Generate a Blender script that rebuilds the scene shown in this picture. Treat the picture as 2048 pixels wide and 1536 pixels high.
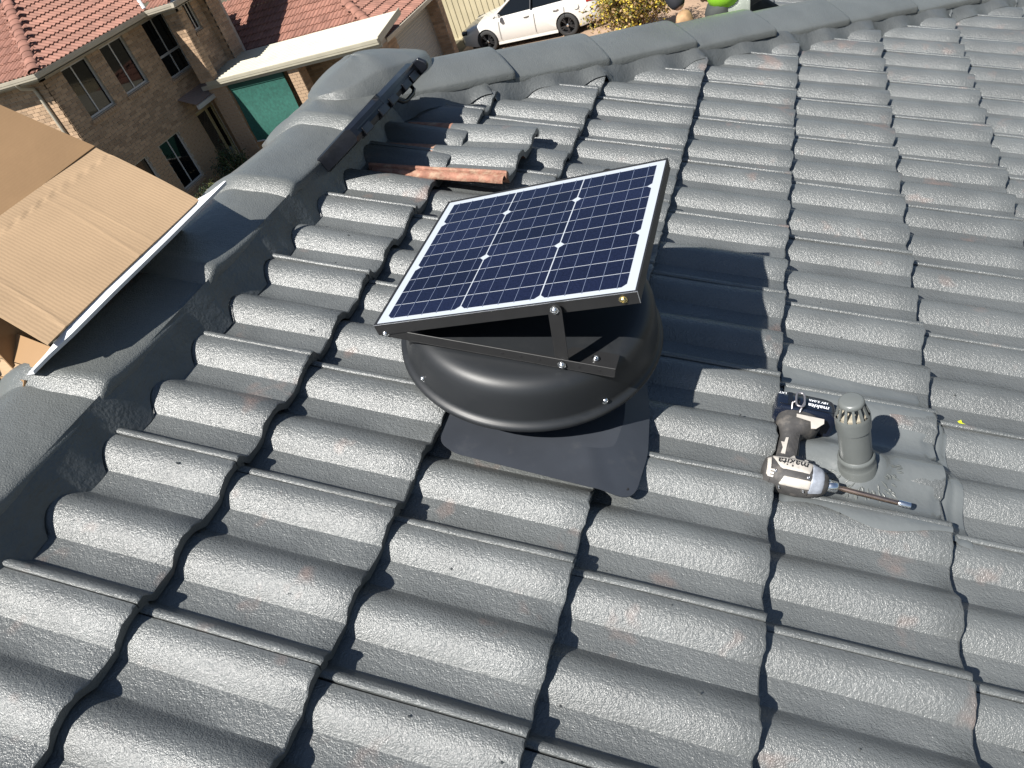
import bpy, bmesh, math, random
from mathutils import Vector, Matrix, noise
random.seed(7)
R = math.radians
scn = bpy.context.scene
for o in list(bpy.data.objects): bpy.data.objects.remove(o)

# ------------------------------------------------------------------ camera, sky, sun
cam_d = bpy.data.cameras.new('camera'); cam = bpy.data.objects.new('camera', cam_d)
scn.collection.objects.link(cam); scn.camera = cam
RW = ((0.913844, 0.278473, -0.295537), (-0.030920, -0.677974, -0.734435), (-0.404887, 0.680297, -0.610952))
rx, ry, rz = Vector(RW[0]), -Vector(RW[1]), -Vector(RW[2])
cam.matrix_world = Matrix(((rx.x, ry.x, rz.x, 1.3525), (rx.y, ry.y, rz.y, -0.3389), (rx.z, ry.z, rz.z, 0.7086), (0, 0, 0, 1)))
cam_d.sensor_width = 36; cam_d.lens = 26.74; cam_d.clip_start = 0.02; cam_d.clip_end = 2000

SUN = Vector((0.240, 0.563, -0.790)).normalized()          # direction the light travels
w = bpy.data.worlds.new('World'); scn.world = w; w.use_nodes = True
nt = w.node_tree; nt.nodes.clear()
sky = nt.nodes.new('ShaderNodeTexSky'); sky.sky_type = 'NISHITA'; sky.sun_disc = False
sky.sun_elevation = math.asin(-SUN.z); sky.sun_rotation = math.atan2(-SUN.x, -SUN.y)
sky.air_density = 1.0; sky.dust_density = 0.4; sky.ozone_density = 1.5
bg = nt.nodes.new('ShaderNodeBackground'); bg.inputs['Strength'].default_value = 0.050
wo = nt.nodes.new('ShaderNodeOutputWorld')
nt.links.new(sky.outputs[0], bg.inputs[0]); nt.links.new(bg.outputs[0], wo.inputs[0])
sl = bpy.data.lights.new('sun', 'SUN'); sl.energy = 5.0; sl.angle = R(0.53); sl.color = (1.0, 0.965, 0.905)
so = bpy.data.objects.new('sun', sl); scn.collection.objects.link(so)
so.rotation_euler = SUN.to_track_quat('-Z', 'Y').to_euler(); so.location = (-3, -6, 12)
vs = scn.view_settings; vs.view_transform = 'Standard'; vs.look = 'None'; vs.gamma = 1; vs.exposure = 1.08
vs.use_curve_mapping = False
scn.render.engine = 'CYCLES'; scn.render.resolution_x = 1024; scn.render.resolution_y = 768

# ------------------------------------------------------------------ helpers
C = scn.collection
PITCH = R(22.0); CS, SN = math.cos(PITCH), math.sin(PITCH)
def rw(u, v, wv=0.0):                       # roof coordinates (down slope, along ridge, out) to world
    return Vector((u * CS + wv * SN, v, -u * SN + wv * CS))
def md(name, verts, faces, smooth=None):
    m = bpy.data.meshes.new(name); m.from_pydata([tuple(v) for v in verts], [], faces); m.update()
    if smooth is not None:
        m.polygons.foreach_set('use_smooth', [True] * len(m.polygons)); m.set_sharp_from_angle(angle=R(smooth))
    return m
def ob(name, m, mat=None, parent=None, loc=None, rot=None, scale=None):
    o = bpy.data.objects.new(name, m); C.objects.link(o)
    if mat is not None and m is not None and not m.materials: m.materials.append(mat)
    if parent is not None: o.parent = parent
    if loc is not None: o.location = loc
    if rot is not None: o.rotation_euler = rot
    if scale is not None: o.scale = scale
    return o
def tag(o, label=None, cat=None, group=None, kind=None):
    if label: o['label'] = label
    if cat: o['category'] = cat
    if group: o['group'] = group
    if kind: o['kind'] = kind
    return o
def thing(name, label, cat, loc=(0, 0, 0), rot=(0, 0, 0), group=None):
    o = bpy.data.objects.new(name, None); C.objects.link(o); o.location = loc; o.rotation_euler = rot
    o.empty_display_size = 0.1
    return tag(o, label, cat, group)
class MB:
    def __init__(s): s.v = []; s.f = []
    def add(s, vs_, fs_):
        n = len(s.v); s.v += [Vector(x) for x in vs_]; s.f += [tuple(i + n for i in f) for f in fs_]; return s
    def box(s, x0, x1, y0, y1, z0, z1):
        return s.add([(x0,y0,z0),(x1,y0,z0),(x1,y1,z0),(x0,y1,z0),(x0,y0,z1),(x1,y0,z1),(x1,y1,z1),(x0,y1,z1)],
                     [(0,3,2,1),(4,5,6,7),(0,1,5,4),(1,2,6,5),(2,3,7,6),(3,0,4,7)])
    def quad(s, a, b, c, d): return s.add([a, b, c, d], [(0, 1, 2, 3)])
    def plate(s, pts, thick):               # polygon with thickness along its normal
        pts = [Vector(p) for p in pts]; n = (pts[1] - pts[0]).cross(pts[2] - pts[0]).normalized() * thick
        k = len(pts); a = pts + [p - n for p in pts]
        fs = [tuple(range(k)), tuple(range(2 * k - 1, k - 1, -1))] + [(i, i + k, (i + 1) % k + k, (i + 1) % k) for i in range(k)]
        return s.add(a, fs)
    def tube(s, pts, rad, n=10, cap=True):
        pts = [Vector(p) for p in pts]; rings = []
        rad = rad if isinstance(rad, (list, tuple)) else [rad] * len(pts)
        up = Vector((0.13, 0.31, 0.94))
        for i, p in enumerate(pts):
            t = (pts[min(i + 1, len(pts) - 1)] - pts[max(i - 1, 0)]).normalized()
            a = t.cross(up); a = a.normalized() if a.length > 1e-4 else t.orthogonal().normalized(); b = t.cross(a)
            rings.append([p + (a * math.cos(2 * math.pi * k / n) + b * math.sin(2 * math.pi * k / n)) * rad[i] for k in range(n)])
        return s.loft(rings, cap)
    def loft(s, rings, cap=True):
        n = len(rings[0]); base = len(s.v); vs_ = [v for r in rings for v in r]; fs = []
        for i in range(len(rings) - 1):
            for k in range(n):
                fs.append((i * n + k, i * n + (k + 1) % n, (i + 1) * n + (k + 1) % n, (i + 1) * n + k))
        if cap: fs += [tuple(range(n - 1, -1, -1)), tuple((len(rings) - 1) * n + k for k in range(n))]
        return s.add(vs_, fs)
    def lathe(s, prof, n=48, c=(0, 0, 0)):  # (radius, z) profile round z
        rings = []
        for r, z in prof:
            rings.append([Vector((c[0] + r * math.cos(2 * math.pi * k / n), c[1] + r * math.sin(2 * math.pi * k / n), c[2] + z)) for k in range(n)])
        return s.loft(rings, False)
    def grid(s, rows):
        n = len(rows[0]); vs_ = [v for r in rows for v in r]
        return s.add(vs_, [(i*n+k, i*n+k+1, (i+1)*n+k+1, (i+1)*n+k) for i in range(len(rows)-1) for k in range(n-1)])
    def xf(s, m): s.v = [m @ v for v in s.v]; return s
    def make(s, name, mat, parent=None, smooth=None, **kw): return ob(name, md(name, s.v, s.f, smooth), mat, parent, **kw)
def bevel_mod(o, wd=0.004, seg=2):
    b = o.modifiers.new('bevel', 'BEVEL'); b.width = wd; b.segments = seg; b.limit_method = 'ANGLE'; return o

# ------------------------------------------------------------------ materials
def mat(name, col, rough=0.5, spec=0.5, metal=0.0, noise_s=None, noise_amt=0.15, bump_s=None, bump_d=0.001, bump_str=0.5,
        coat=0.0, stain=None, rand=0.0, island=0.0, detail=3.0, bump2=None, transl=None):
    m = bpy.data.materials.new(name); m.use_nodes = True; n = m.node_tree.nodes; l = m.node_tree.links
    b = n['Principled BSDF']; b.inputs['Roughness'].default_value = rough; b.inputs['Metallic'].default_value = metal
    b.inputs['Specular IOR Level'].default_value = spec; b.inputs['Coat Weight'].default_value = coat; b.inputs['Coat Roughness'].default_value = 0.03 if coat > .55 or coat < .45 else 0.28
    b.inputs['Base Color'].default_value = (*col, 1)
    tc = n.new('ShaderNodeTexCoord'); oi = n.new('ShaderNodeObjectInfo')
    vm = n.new('ShaderNodeVectorMath'); vm.operation = 'ADD'
    cm = n.new('ShaderNodeCombineXYZ'); mu = n.new('ShaderNodeMath'); mu.operation = 'MULTIPLY'; mu.inputs[1].default_value = 37.0
    l.new(oi.outputs['Random'], mu.inputs[0])
    for i in range(3): l.new(mu.outputs[0], cm.inputs[i])
    l.new(tc.outputs['Object'], vm.inputs[0]); l.new(cm.outputs[0], vm.inputs[1])
    vec = vm.outputs[0]; cur = None
    if noise_s:
        t = n.new('ShaderNodeTexNoise'); t.inputs['Scale'].default_value = noise_s; t.inputs['Detail'].default_value = 4; l.new(vec, t.inputs['Vector'])
        mr = n.new('ShaderNodeMapRange'); mr.inputs['From Min'].default_value = 0.3; mr.inputs['From Max'].default_value = 0.7
        mr.inputs['To Min'].default_value = 1 - noise_amt; mr.inputs['To Max'].default_value = 1 + noise_amt; l.new(t.outputs[0], mr.inputs[0])
        mx = n.new('ShaderNodeVectorMath'); mx.operation = 'SCALE'; mx.inputs[0].default_value = col; l.new(mr.outputs[0], mx.inputs['Scale']); cur = mx.outputs[0]
    if rand or island:
        src = oi.outputs['Random']
        if island: g = n.new('ShaderNodeNewGeometry'); src = g.outputs['Random Per Island']
        k = rand or island
        mr = n.new('ShaderNodeMapRange'); mr.inputs['To Min'].default_value = 1 - k; mr.inputs['To Max'].default_value = 1 + k; l.new(src, mr.inputs[0])
        mx = n.new('ShaderNodeVectorMath'); mx.operation = 'SCALE'; mx.inputs[0].default_value = col
        if cur: l.new(cur, mx.inputs[0])
        l.new(mr.outputs[0], mx.inputs['Scale']); cur = mx.outputs[0]
    if stain:
        scol, sscale, lo, hi, amt = stain
        t = n.new('ShaderNodeTexNoise'); t.inputs['Scale'].default_value = sscale; t.inputs['Detail'].default_value = 3; t.inputs['Roughness'].default_value = 0.65
        l.new(vec, t.inputs['Vector'])
        mr = n.new('ShaderNodeMapRange'); mr.inputs['From Min'].default_value = lo; mr.inputs['From Max'].default_value = hi; mr.inputs['To Max'].default_value = amt
        l.new(t.outputs[0], mr.inputs[0])
        mx = n.new('ShaderNodeMix'); mx.data_type = 'RGBA'; l.new(mr.outputs[0], mx.inputs[0]); mx.inputs[7].default_value = (*scol, 1)
        if cur: l.new(cur, mx.inputs[6])
        else: mx.inputs[6].default_value = (*col, 1)
        cur = mx.outputs[2]
    if cur: l.new(cur, b.inputs['Base Color'])
    nrm = None
    for bs, bd, bst in ([(bump_s, bump_d, bump_str)] if bump_s else []) + ([bump2] if bump2 else []):
        t = n.new('ShaderNodeTexNoise'); t.inputs['Scale'].default_value = bs; t.inputs['Detail'].default_value = detail; l.new(vec, t.inputs['Vector'])
        bp = n.new('ShaderNodeBump'); bp.inputs['Distance'].default_value = bd; bp.inputs['Strength'].default_value = bst; l.new(t.outputs[0], bp.inputs['Height'])
        if nrm: l.new(nrm, bp.inputs['Normal'])
        nrm = bp.outputs[0]
    if nrm: l.new(nrm, b.inputs['Normal'])
    if transl: b.inputs['Transmission Weight'].default_value = transl
    return m
PAINT = (0.097, 0.103, 0.103)
M = {}
M['tile'] = mat('roof_paint', PAINT, rough=0.30, spec=0.70, noise_s=9, noise_amt=0.12, bump_s=420, bump_d=0.0024, bump_str=0.66, detail=5.0,
                stain=((0.32, 0.17, 0.12), 7.0, 0.62, 0.80, 0.34), rand=0.06, bump2=(150, 0.004, 0.46))
M['cap'] = mat('cap_paint', (0.098, 0.104, 0.101), rough=0.33, spec=0.6, noise_s=7, noise_amt=0.10, bump_s=330, bump_d=0.0022, bump_str=0.8, detail=3.0, bump2=(40, 0.006, 0.25))
M['mortar'] = mat('mortar_paint', (0.075, 0.080, 0.080), rough=0.38, spec=0.5, noise_s=12, noise_amt=0.15, bump_s=140, bump_d=0.003, bump_str=0.5, bump2=(30, 0.008, 0.35))
M['leadpaint'] = mat('flashing_paint', (0.105, 0.114, 0.116), rough=0.30, spec=0.5, noise_s=6, noise_amt=0.12, bump_s=18, bump_d=0.01, bump_str=0.35, bump2=(120, 0.0012, 0.25))
M['pipe'] = mat('pipe_paint', (0.105, 0.113, 0.110), rough=0.33, spec=0.5, noise_s=20, noise_amt=0.06, bump_s=60, bump_d=0.001, bump_str=0.3)
M['rawtile'] = mat('terracotta_concrete', (0.24, 0.12, 0.085), rough=0.85, spec=0.2, noise_s=45, noise_amt=0.3, bump_s=180, bump_d=0.003, bump_str=0.7, stain=((0.36, 0.27, 0.19), 30, 0.5, 0.7, 0.7))
M['fan'] = mat('fan_powdercoat', (0.0125, 0.0140, 0.0160), rough=0.46, spec=0.45, bump_s=900, bump_d=0.0004, bump_str=0.25, noise_s=5, noise_amt=0.12, stain=((.05, .05, .048), 14, .55, .8, .22))
M['fanbase'] = mat('base_powdercoat', (0.030, 0.034, 0.042), rough=0.48, spec=0.4, noise_s=8, noise_amt=0.16, stain=((.075, .075, .075), 22, .58, .8, .3), bump_s=700, bump_d=0.0004, bump_str=0.25)
M['bracket'] = mat('bracket_black', (0.014, 0.014, 0.0145), rough=0.5, spec=0.4, noise_s=40, noise_amt=0.1)
M['alu_edge'] = mat('bare_aluminium', (0.75, 0.76, 0.78), rough=0.3, metal=0.9)
M['steel'] = mat('zinc_screw', (0.70, 0.71, 0.72), rough=0.25, metal=1.0)
M['brass'] = mat('brass_screw', (0.75, 0.62, 0.32), rough=0.25, metal=1.0)
M['backsheet'] = mat('white_backsheet', (0.36, 0.39, 0.43), rough=0.25, spec=0.5, coat=0.3)
M['cell'] = mat('solar_cell', (0.006, 0.008, 0.022), rough=0.16, spec=0.3, noise_s=300, noise_amt=0.35, rand=0.25)
M['busbar'] = mat('busbar_silver', (0.16, 0.19, 0.27), rough=0.35, metal=0.3)
M['black'] = mat('black_plastic', (0.006, 0.007, 0.010), rough=0.33, spec=0.5, noise_s=30, noise_amt=0.3, bump_s=150, bump_d=0.0008, bump_str=0.3, stain=((0.04, 0.04, 0.04), 25, 0.62, 0.75, 0.3))
M['dark'] = mat('dark_void', (0.004, 0.004, 0.005), rough=0.8)
M['rubber'] = mat('grip_rubber', (0.045, 0.043, 0.042), rough=0.65, noise_s=60, noise_amt=0.25, stain=((0.17, 0.15, 0.13), 40, 0.52, 0.75, 0.5))
M['drillwhite'] = mat('tool_white_plastic', (0.42, 0.39, 0.35), rough=0.45, noise_s=40, noise_amt=0.08, stain=((0.20, 0.18, 0.16), 55, 0.56, 0.72, 0.5))
M['drillgrey'] = mat('tool_grey_scuffed', (0.26, 0.28, 0.32), rough=0.45, noise_s=60, noise_amt=0.3)
M['batt'] = mat('battery_label_blue', (0.006, 0.009, 0.019), rough=0.25)
M['print'] = mat('white_print', (0.75, 0.76, 0.78), rough=0.5)
M['inkblack'] = mat('black_print', (0.015, 0.015, 0.016), rough=0.5)
M['bit'] = mat('bronze_steel_bit', (0.42, 0.30, 0.23), rough=0.32, metal=1.0, noise_s=60, noise_amt=0.2)
M['foam'] = mat('white_foam', (0.55, 0.56, 0.58), rough=0.8, bump_s=250, bump_d=0.001, bump_str=0.4)
M['neon'] = mat('yellow_paper', (0.5, 0.55, 0.02), rough=0.6)
M['fleck'] = mat('white_fleck', (0.75, 0.75, 0.75), rough=0.5)

def cardboard(name, col, flute=True):
    m = mat(name, col, rough=0.75, spec=0.25, noise_s=5, noise_amt=0.07)
    n = m.node_tree.nodes; l = m.node_tree.links; b = n['Principled BSDF']
    tc = n.new('ShaderNodeTexCoord'); mp = n.new('ShaderNodeMapping'); l.new(tc.outputs['Object'], mp.inputs[0])
    wv = n.new('ShaderNodeTexWave'); wv.wave_type = 'BANDS'; wv.bands_direction = 'Y'; wv.inputs['Scale'].default_value = 38.0
    wv.inputs['Distortion'].default_value = 1.6; wv.inputs['Detail'].default_value = 1; wv.inputs['Detail Scale'].default_value = 2
    l.new(mp.outputs[0], wv.inputs['Vector'])
    ns = n.new('ShaderNodeTexNoise'); ns.inputs['Scale'].default_value = 14; ns.inputs['Detail'].default_value = 3; l.new(mp.outputs[0], ns.inputs['Vector'])
    bp = n.new('ShaderNodeBump'); bp.inputs['Distance'].default_value = 0.0016; bp.inputs['Strength'].default_value = 0.16 if flute else 0.03; l.new(wv.outputs['Fac'], bp.inputs['Height'])
    b2 = n.new('ShaderNodeBump'); b2.inputs['Distance'].default_value = 0.006; b2.inputs['Strength'].default_value = 0.18; l.new(ns.outputs[0], b2.inputs['Height'])
    l.new(bp.outputs[0], b2.inputs['Normal']); l.new(b2.outputs[0], b.inputs['Normal'])
    return m
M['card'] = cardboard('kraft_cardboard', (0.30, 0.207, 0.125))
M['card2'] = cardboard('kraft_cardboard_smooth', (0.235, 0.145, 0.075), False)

# ------------------------------------------------------------------ the roof in the foreground
G = 0.3258; STEP = 0.030; PV = 0.15
HP = [(0,0),(.0060,.0057),(.0130,.0121),(.0215,.0182),(.0310,.0231),(.041,.0264),(.051,.0275),(.061,.0263),(.070,.0230),(.078,.0180),(.086,.0115),(.094,.0042),(.1,0)]
def hump(t):
    if t <= 0 or t >= 0.1: return 0.0
    for (a, za), (b, zb) in zip(HP, HP[1:]):
        if a <= t <= b: return za + (zb - za) * (t - a) / (b - a)
def tile_top(u, v):
    i = math.floor(u / G) + 1
    return -STEP * (i * G - u) / G + hump(v % PV)
house = thing('tiled_roof', 'grey painted tiled roof with ridge and hip caps under the solar vent', 'roof')
YP = [(.068,.0250),(.0705,.0280),(.0745,.0288),(.079,.0270),(.084,.0224),(.089,.0152),(.094,.0074),(.0985,.0017),(.102,0),(.125,-.0006)]
YP += [(.15 + t, z) for t, z in HP] + [(.275,-.0006),(.300,0)] + [(.3 + t, z) for t, z in HP[1:7]] + [(.359,.0267),(.3655,.0249)]
LIP = [(.3662,.012),(.386,.010)]
def tile_mesh(name, seed, length=0.40, lip=True, raw_head=False):
    rnd = random.Random(seed); ph = [rnd.uniform(0, 9) for _ in range(4)]
    st = [0.0, -0.0035, -0.06, -0.14, -0.22, -0.30, -length]
    prof = [(y - .068, z) for y, z in YP + (LIP if lip else [])]; n = len(prof); V = []; F = []
    for si, x in enumerate(st):
        for y, z in prof:
            ju = 0.0
            if si < 2: ju = 0.0016 * math.sin(y * 90 + ph[0]) + 0.0012 * math.sin(y * 230 + ph[1]) + rnd.uniform(-.0008, .0008)
            jz = 0.0009 * math.sin(y * 31 + x * 17 + ph[2])
            V.append((x + ju, y, z + x * STEP / G + jz - (0.0022 if si == 0 else 0)))
    S = len(st)
    for i in range(S - 1):
        for k in range(n - 1): F.append((i*n+k, i*n+k+1, (i+1)*n+k+1, (i+1)*n+k))
    b0 = len(V)                                   # underside
    for x in (0.0, -0.02, -length):
        for y, z in prof: V.append((x + (0.0008 if x == 0 else 0), y, z + x * STEP / G - 0.021))
    for i in range(2):
        for k in range(n - 1): F.append((b0+i*n+k, b0+(i+1)*n+k, b0+(i+1)*n+k+1, b0+i*n+k+1))
    for k in range(n - 1): F.append((k, b0 + k, b0 + k + 1, k + 1))
    top0 = [i * n for i in range(S)]; F.append(tuple(top0) + (b0 + 2 * n, b0 + n, b0))
    top1 = [i * n + n - 1 for i in range(S)]; F.append(tuple(reversed(top1)) + (b0 + n - 1, b0 + 2 * n - 1, b0 + 3 * n - 1))
    e = (S - 1) * n
    for k in range(n - 1): F.append((e + k + 1, b0 + 2*n + k + 1, b0 + 2*n + k, e + k))
    m = md(name, V, F, 33)
    m.materials.append(M['tile'])
    return m
TILES = [tile_mesh('roof_tile', 10 + k) for k in range(6)]
DU = [0, .006, -.0054, -.0027, -.0001, -.0001, .0023] + [0] * 12
DV = [0, .0078, .0056, -.0011, -.0047, -.0047, -.003] + [0] * 12
HIPC = 1.80                                     # tiles end where v - u reaches this
def clip_mesh(m, co, no):
    bm = bmesh.new(); bm.from_mesh(m)
    bmesh.ops.bisect_plane(bm, geom=bm.verts[:] + bm.edges[:] + bm.faces[:], plane_co=co, plane_no=no, clear_outer=True)
    m2 = m.copy(); bm.to_mesh(m2); bm.free(); return m2
rt = random.Random(3)
LOOSE = (1, 5)
for i in range(1, 13):
    for j in range(-6, 22):
        u = i * G + DU[i]; v = j * 0.3 + 0.069 + DV[i]
        if v - (u) > HIPC + 0.02: continue
        if (i, j) in ((1, 4),): pass
        m = rt.choice(TILES)
        if v + 0.33 - (u - 0.42) > HIPC:
            m = clip_mesh(m, ((HIPC - (v - u)) * 0 , HIPC - (v - u), 0), (-0.7071, 0.7071, 0))
            if len(m.polygons) < 4: continue
        loc = rw(u, v, rt.uniform(-.0012, .0012))
        o = ob('roof_tile', m, None, house, loc, (rt.uniform(-.003, .003), PITCH + rt.uniform(-.003, .003), rt.uniform(-.003, .003)))

# dark sarking and the slopes beyond the ridge and hip
mb = MB(); mb.quad(rw(-.1, -2.2, -.075), rw(4.2, -2.2, -.075), rw(4.2, 6.2, -.075), rw(-.1, 1.9, -.075))
mb.make('roof_sarking', M['dark'], house)
def far_slope(name, org, along, down, width, nc, clipf):
    mbb = MB()
    for c in range(nc):
        rows = []
        for e, wv in ((c * G, -STEP), ((c + 1) * G, 0.0), ((c + 1) * G + .0005, -.02)):
            row = []; k = int(width / 0.025)
            for q in range(k + 1):
                a = q * 0.025; a2 = clipf(a, e)
                p = org + along * a2 + down * e; nn = along.cross(down).normalized()
                if nn.z < 0: nn = -nn
                row.append(p + nn * (wv + hump(a2 % PV)))
            rows.append(row)
        mbb.grid(rows)
    o = mbb.make(name, M['tile'], house, smooth=40); o['kind'] = 'stuff'; return o
RX, RZ = -0.11, 0.088
far_slope('back_slope_tiles', Vector((RX - .02, -2.0, .035)), Vector((0, 1, 0)), Vector((-CS, 0, -SN)), 6.0, 9, lambda a, e: min(a, 3.9 + e * .927))
APEX_Y = 1.86
far_slope('hip_end_tiles', Vector((RX - 3.2, APEX_Y + .03, .035)), Vector((1, 0, 0)), Vector((0, CS, -SN)), 6.4, 8, lambda a, e: min(max(a, 3.2 - e * .927), 3.2 + e * .927))

# ridge caps
CAPP = [(0,0),(.018,-.0015),(.04,-.007),(.07,-.0165),(.105,-.030),(.138,-.0445),(.155,-.0535),(.160,-.0600),(.158,-.078)]
def cap_mesh(name, L, seed, lip_front=True, hw=1.0):
    rnd = random.Random(seed); ph = rnd.uniform(0, 9)
    if lip_front: st = [(-.004,-.010),(0,-.003),(.008,.004),(.022,.013),(.036,.0205),(.046,.0215),(.056,.0195),(.075,.0165),(.14,.012),(.25,.006),(L,0),(L+.05,-.004)]
    else: st = [(-.05,-.004),(0,-.002),(.10,.002),(.22,.008),(L-.012,.014),(L-.003,.014),(L+.001,.010),(L+.0015,-.012)]
    prof = [(-x, z) for x, z in reversed(CAPP[1:])] + CAPP; rows = []
    for y, lift in st:
        row = []
        for x, z in prof:
            s = 1 + lift * 2.2
            wob = 0.0012 * math.sin(y * 40 + x * 30 + ph) + rnd.uniform(-.0004, .0004)
            yy = y + (0.004 * math.sin(x * 40 + ph) if y < .06 and lip_front else 0)
            row.append(Vector((x * s * hw, yy, z * hw + lift + wob)))
        rows.append(row)
    mbb = MB().grid(rows); return md(name, mbb.v, [tuple(reversed(f)) for f in mbb.f], 50)
for k in range(-6, 4):
    L = 0.378 if k < 3 else 0.24
    ob('ridge_cap', cap_mesh('ridge_cap', L, k), M['cap'], house, (RX, 0.395 + .378 * k, RZ), (rt.uniform(-.006, .006), rt.uniform(-.012, .012), rt.uniform(-.006, .006)))
# hip caps
TH = math.tan(PITCH)
hd = Vector((1, 1.04, -TH)).normalized(); hx = Vector((1.04, -1, 0)).normalized(); hz = hx.cross(hd).normalized()
HIPO = Vector((RX, APEX_Y + .01, .104)); K2L = math.sqrt(2 + TH * TH)
hj = [.10, .36, .62, .885, 1.15, 1.425, 1.70, 1.98, 2.26, 2.54, 2.82, 3.1]
for k in range(len(hj) - 1):
    L = (hj[k + 1] - hj[k]) * K2L; p = HIPO + hd * (hj[k] * K2L)
    mm = Matrix((hx, hd, hz)).transposed().to_4x4(); mm.translation = p
    o = ob('hip_cap', cap_mesh('hip_cap', L, 40 + k, False, 1.08), M['cap'], house); o.matrix_local = mm @ Matrix.Rotation(rt.uniform(-.012, .012), 4, 'Z') @ Matrix.Rotation(rt.uniform(-.03, .03), 4, 'Y')
hd2 = Vector((-1, 1, -TH)).normalized(); hx2 = Vector((1, 1, 0)).normalized(); hz2 = hx2.cross(hd2).normalized()
for k in range(6):
    mm = Matrix((hx2, hd2, hz2)).transposed().to_4x4(); mm.translation = HIPO + hd2 * (hj[k] * K2L)
    o = ob('hip_cap', cap_mesh('hip_cap', (hj[k+1]-hj[k]) * K2L, 60 + k, False, 1.08), M['cap'], house); o.matrix_local = mm
# apex cap: smooth three-way piece
def capz(x, y):
    best = []
    for d, hwid in ((Vector((0, -1)), 0), (Vector((1, 1)).normalized(), TH / math.sqrt(2)), (Vector((-1, 1)).normalized(), TH / math.sqrt(2))):
        t = x * d.x + y * d.y; q = abs(-x * d.y + y * d.x)
        if t < 0: q = math.hypot(q, t * 0.6); t = 0
        z = -t * hwid
        for (a, za), (b, zb) in zip(CAPP[:7], CAPP[1:7] + [(0.4, -0.18)]):
            if a <= q <= b or b == 0.4 and q > a: z += za + (zb - za) * (q - a) / (b - a); break
        best.append(z)
    k = 50.0; mx_ = max(best)
    return mx_ + math.log(sum(math.exp(k * (b - mx_)) for b in best)) / k
rings = []
NA = 72
for q in range(12):
    f = q / 11
    ring = []
    for a in range(NA):
        th = 2 * math.pi * a / NA
        dirs = [-math.pi / 2, math.pi / 4, 3 * math.pi / 4]
        near = min(abs((th - d + math.pi) % (2 * math.pi) - math.pi) for d in dirs)
        rmax = 0.18 + 0.085 * max(0, math.cos(near * 1.6)) ** 2
        r = f * rmax; x, y = r * math.cos(th), r * math.sin(th)
        lift = 0.024 - 0.012 * f * f
        if q == 11: lift -= 0.055
        ring.append(Vector((x, y, sum(capz(x + .034 * math.cos(q_ * .785), y + .034 * math.sin(q_ * .785)) for q_ in range(8)) / 8 + .003 + lift + 0.002 * math.sin(th * 5 + r * 30))))
    rings.append(ring)
mb = MB(); mb.loft(rings, False)
o = mb.make('apex_cap', M['cap'], house, smooth=60, loc=(RX + .02, APEX_Y + .055, RZ + .008))
# mortar bedding under the ridge and hip caps
def mortar(name, tops, toes, seed):
    rows = [[], [], [], []]
    for t, b in zip(tops, toes):
        for k, f in enumerate((0, .35, .75, 1.0)):
            p = t.lerp(b, f)
            wob = (noise.noise(Vector((p.x * 22, p.y * 22, p.z * 22 + seed))) * .004 + noise.noise(Vector((p.x * 70, p.y * 70, seed))) * .0015) * (0.4 if k == 0 else 1)
            p = p + Vector((.7, -.5, .4)) * wob * (0.3 if k == 3 else 1)
            if k in (1, 2):
                pu, pw_ = p.x * CS - p.z * SN, p.x * SN + p.z * CS
                pw2 = max(pw_, tile_top(pu, p.y) + .005); p = rw(pu, p.y, pw2)
            rows[k].append(p)
    return MB().grid(rows).make(name, M['mortar'], house, smooth=50)
tops, toes = [], []
v = -2.0
while v < 1.78:
    h = hump(v % PV) / .03
    toe_u = 0.098 - 0.030 * h + 0.010 * noise.noise(Vector((v * 9, 1.3, 0)))
    tops.append(rw(0.030, v, 0.056)); toes.append(rw(toe_u, v, tile_top(toe_u, v) + .001)); v += 0.0125
mortar('ridge_mortar', tops, toes, 1.0)
tops, toes = [], []
k = 0.06
while k < 3.2:
    e = HIPO + hd * (k * K2L) + hx * 0.160 - hz * 0.058
    u = e.x * CS - e.z * SN; v = e.y
    off = .072 + .016 * noise.noise(Vector((k * 7, 4.4, 0))) - .018 * hump(v % PV) / .03
    tu, tv = u + off * .7, v - off * .75
    tops.append(e); toes.append(rw(tu, tv, tile_top(tu, tv) + .001)); k += 0.0125
mortar('hip_mortar', tops, toes, 7.0)

# ------------------------------------------------------------------ solar roof vent
ROT = (0, PITCH, 0)
def screw(name, parent, p, nrm, mt='steel', r=0.0055):
    nrm = Vector(nrm).normalized(); q = nrm.to_track_quat('Z', 'Y').to_matrix().to_4x4(); q.translation = Vector(p)
    mbb = MB(); mbb.lathe([(r * 1.45, 0), (r * 1.45, .0012), (r, .0014), (r * .98, .003), (r * .8, .0046), (r * .45, .0056), (r * .38, .0046), (0.0003, .0046)], 14); mbb.xf(q)
    return mbb.make(name, M[mt], parent, smooth=40)
fan = thing('solar_roof_vent', 'black domed roof vent with a tilted solar panel on top', 'roof vent', rw(0, 0, 0), ROT)
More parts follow.
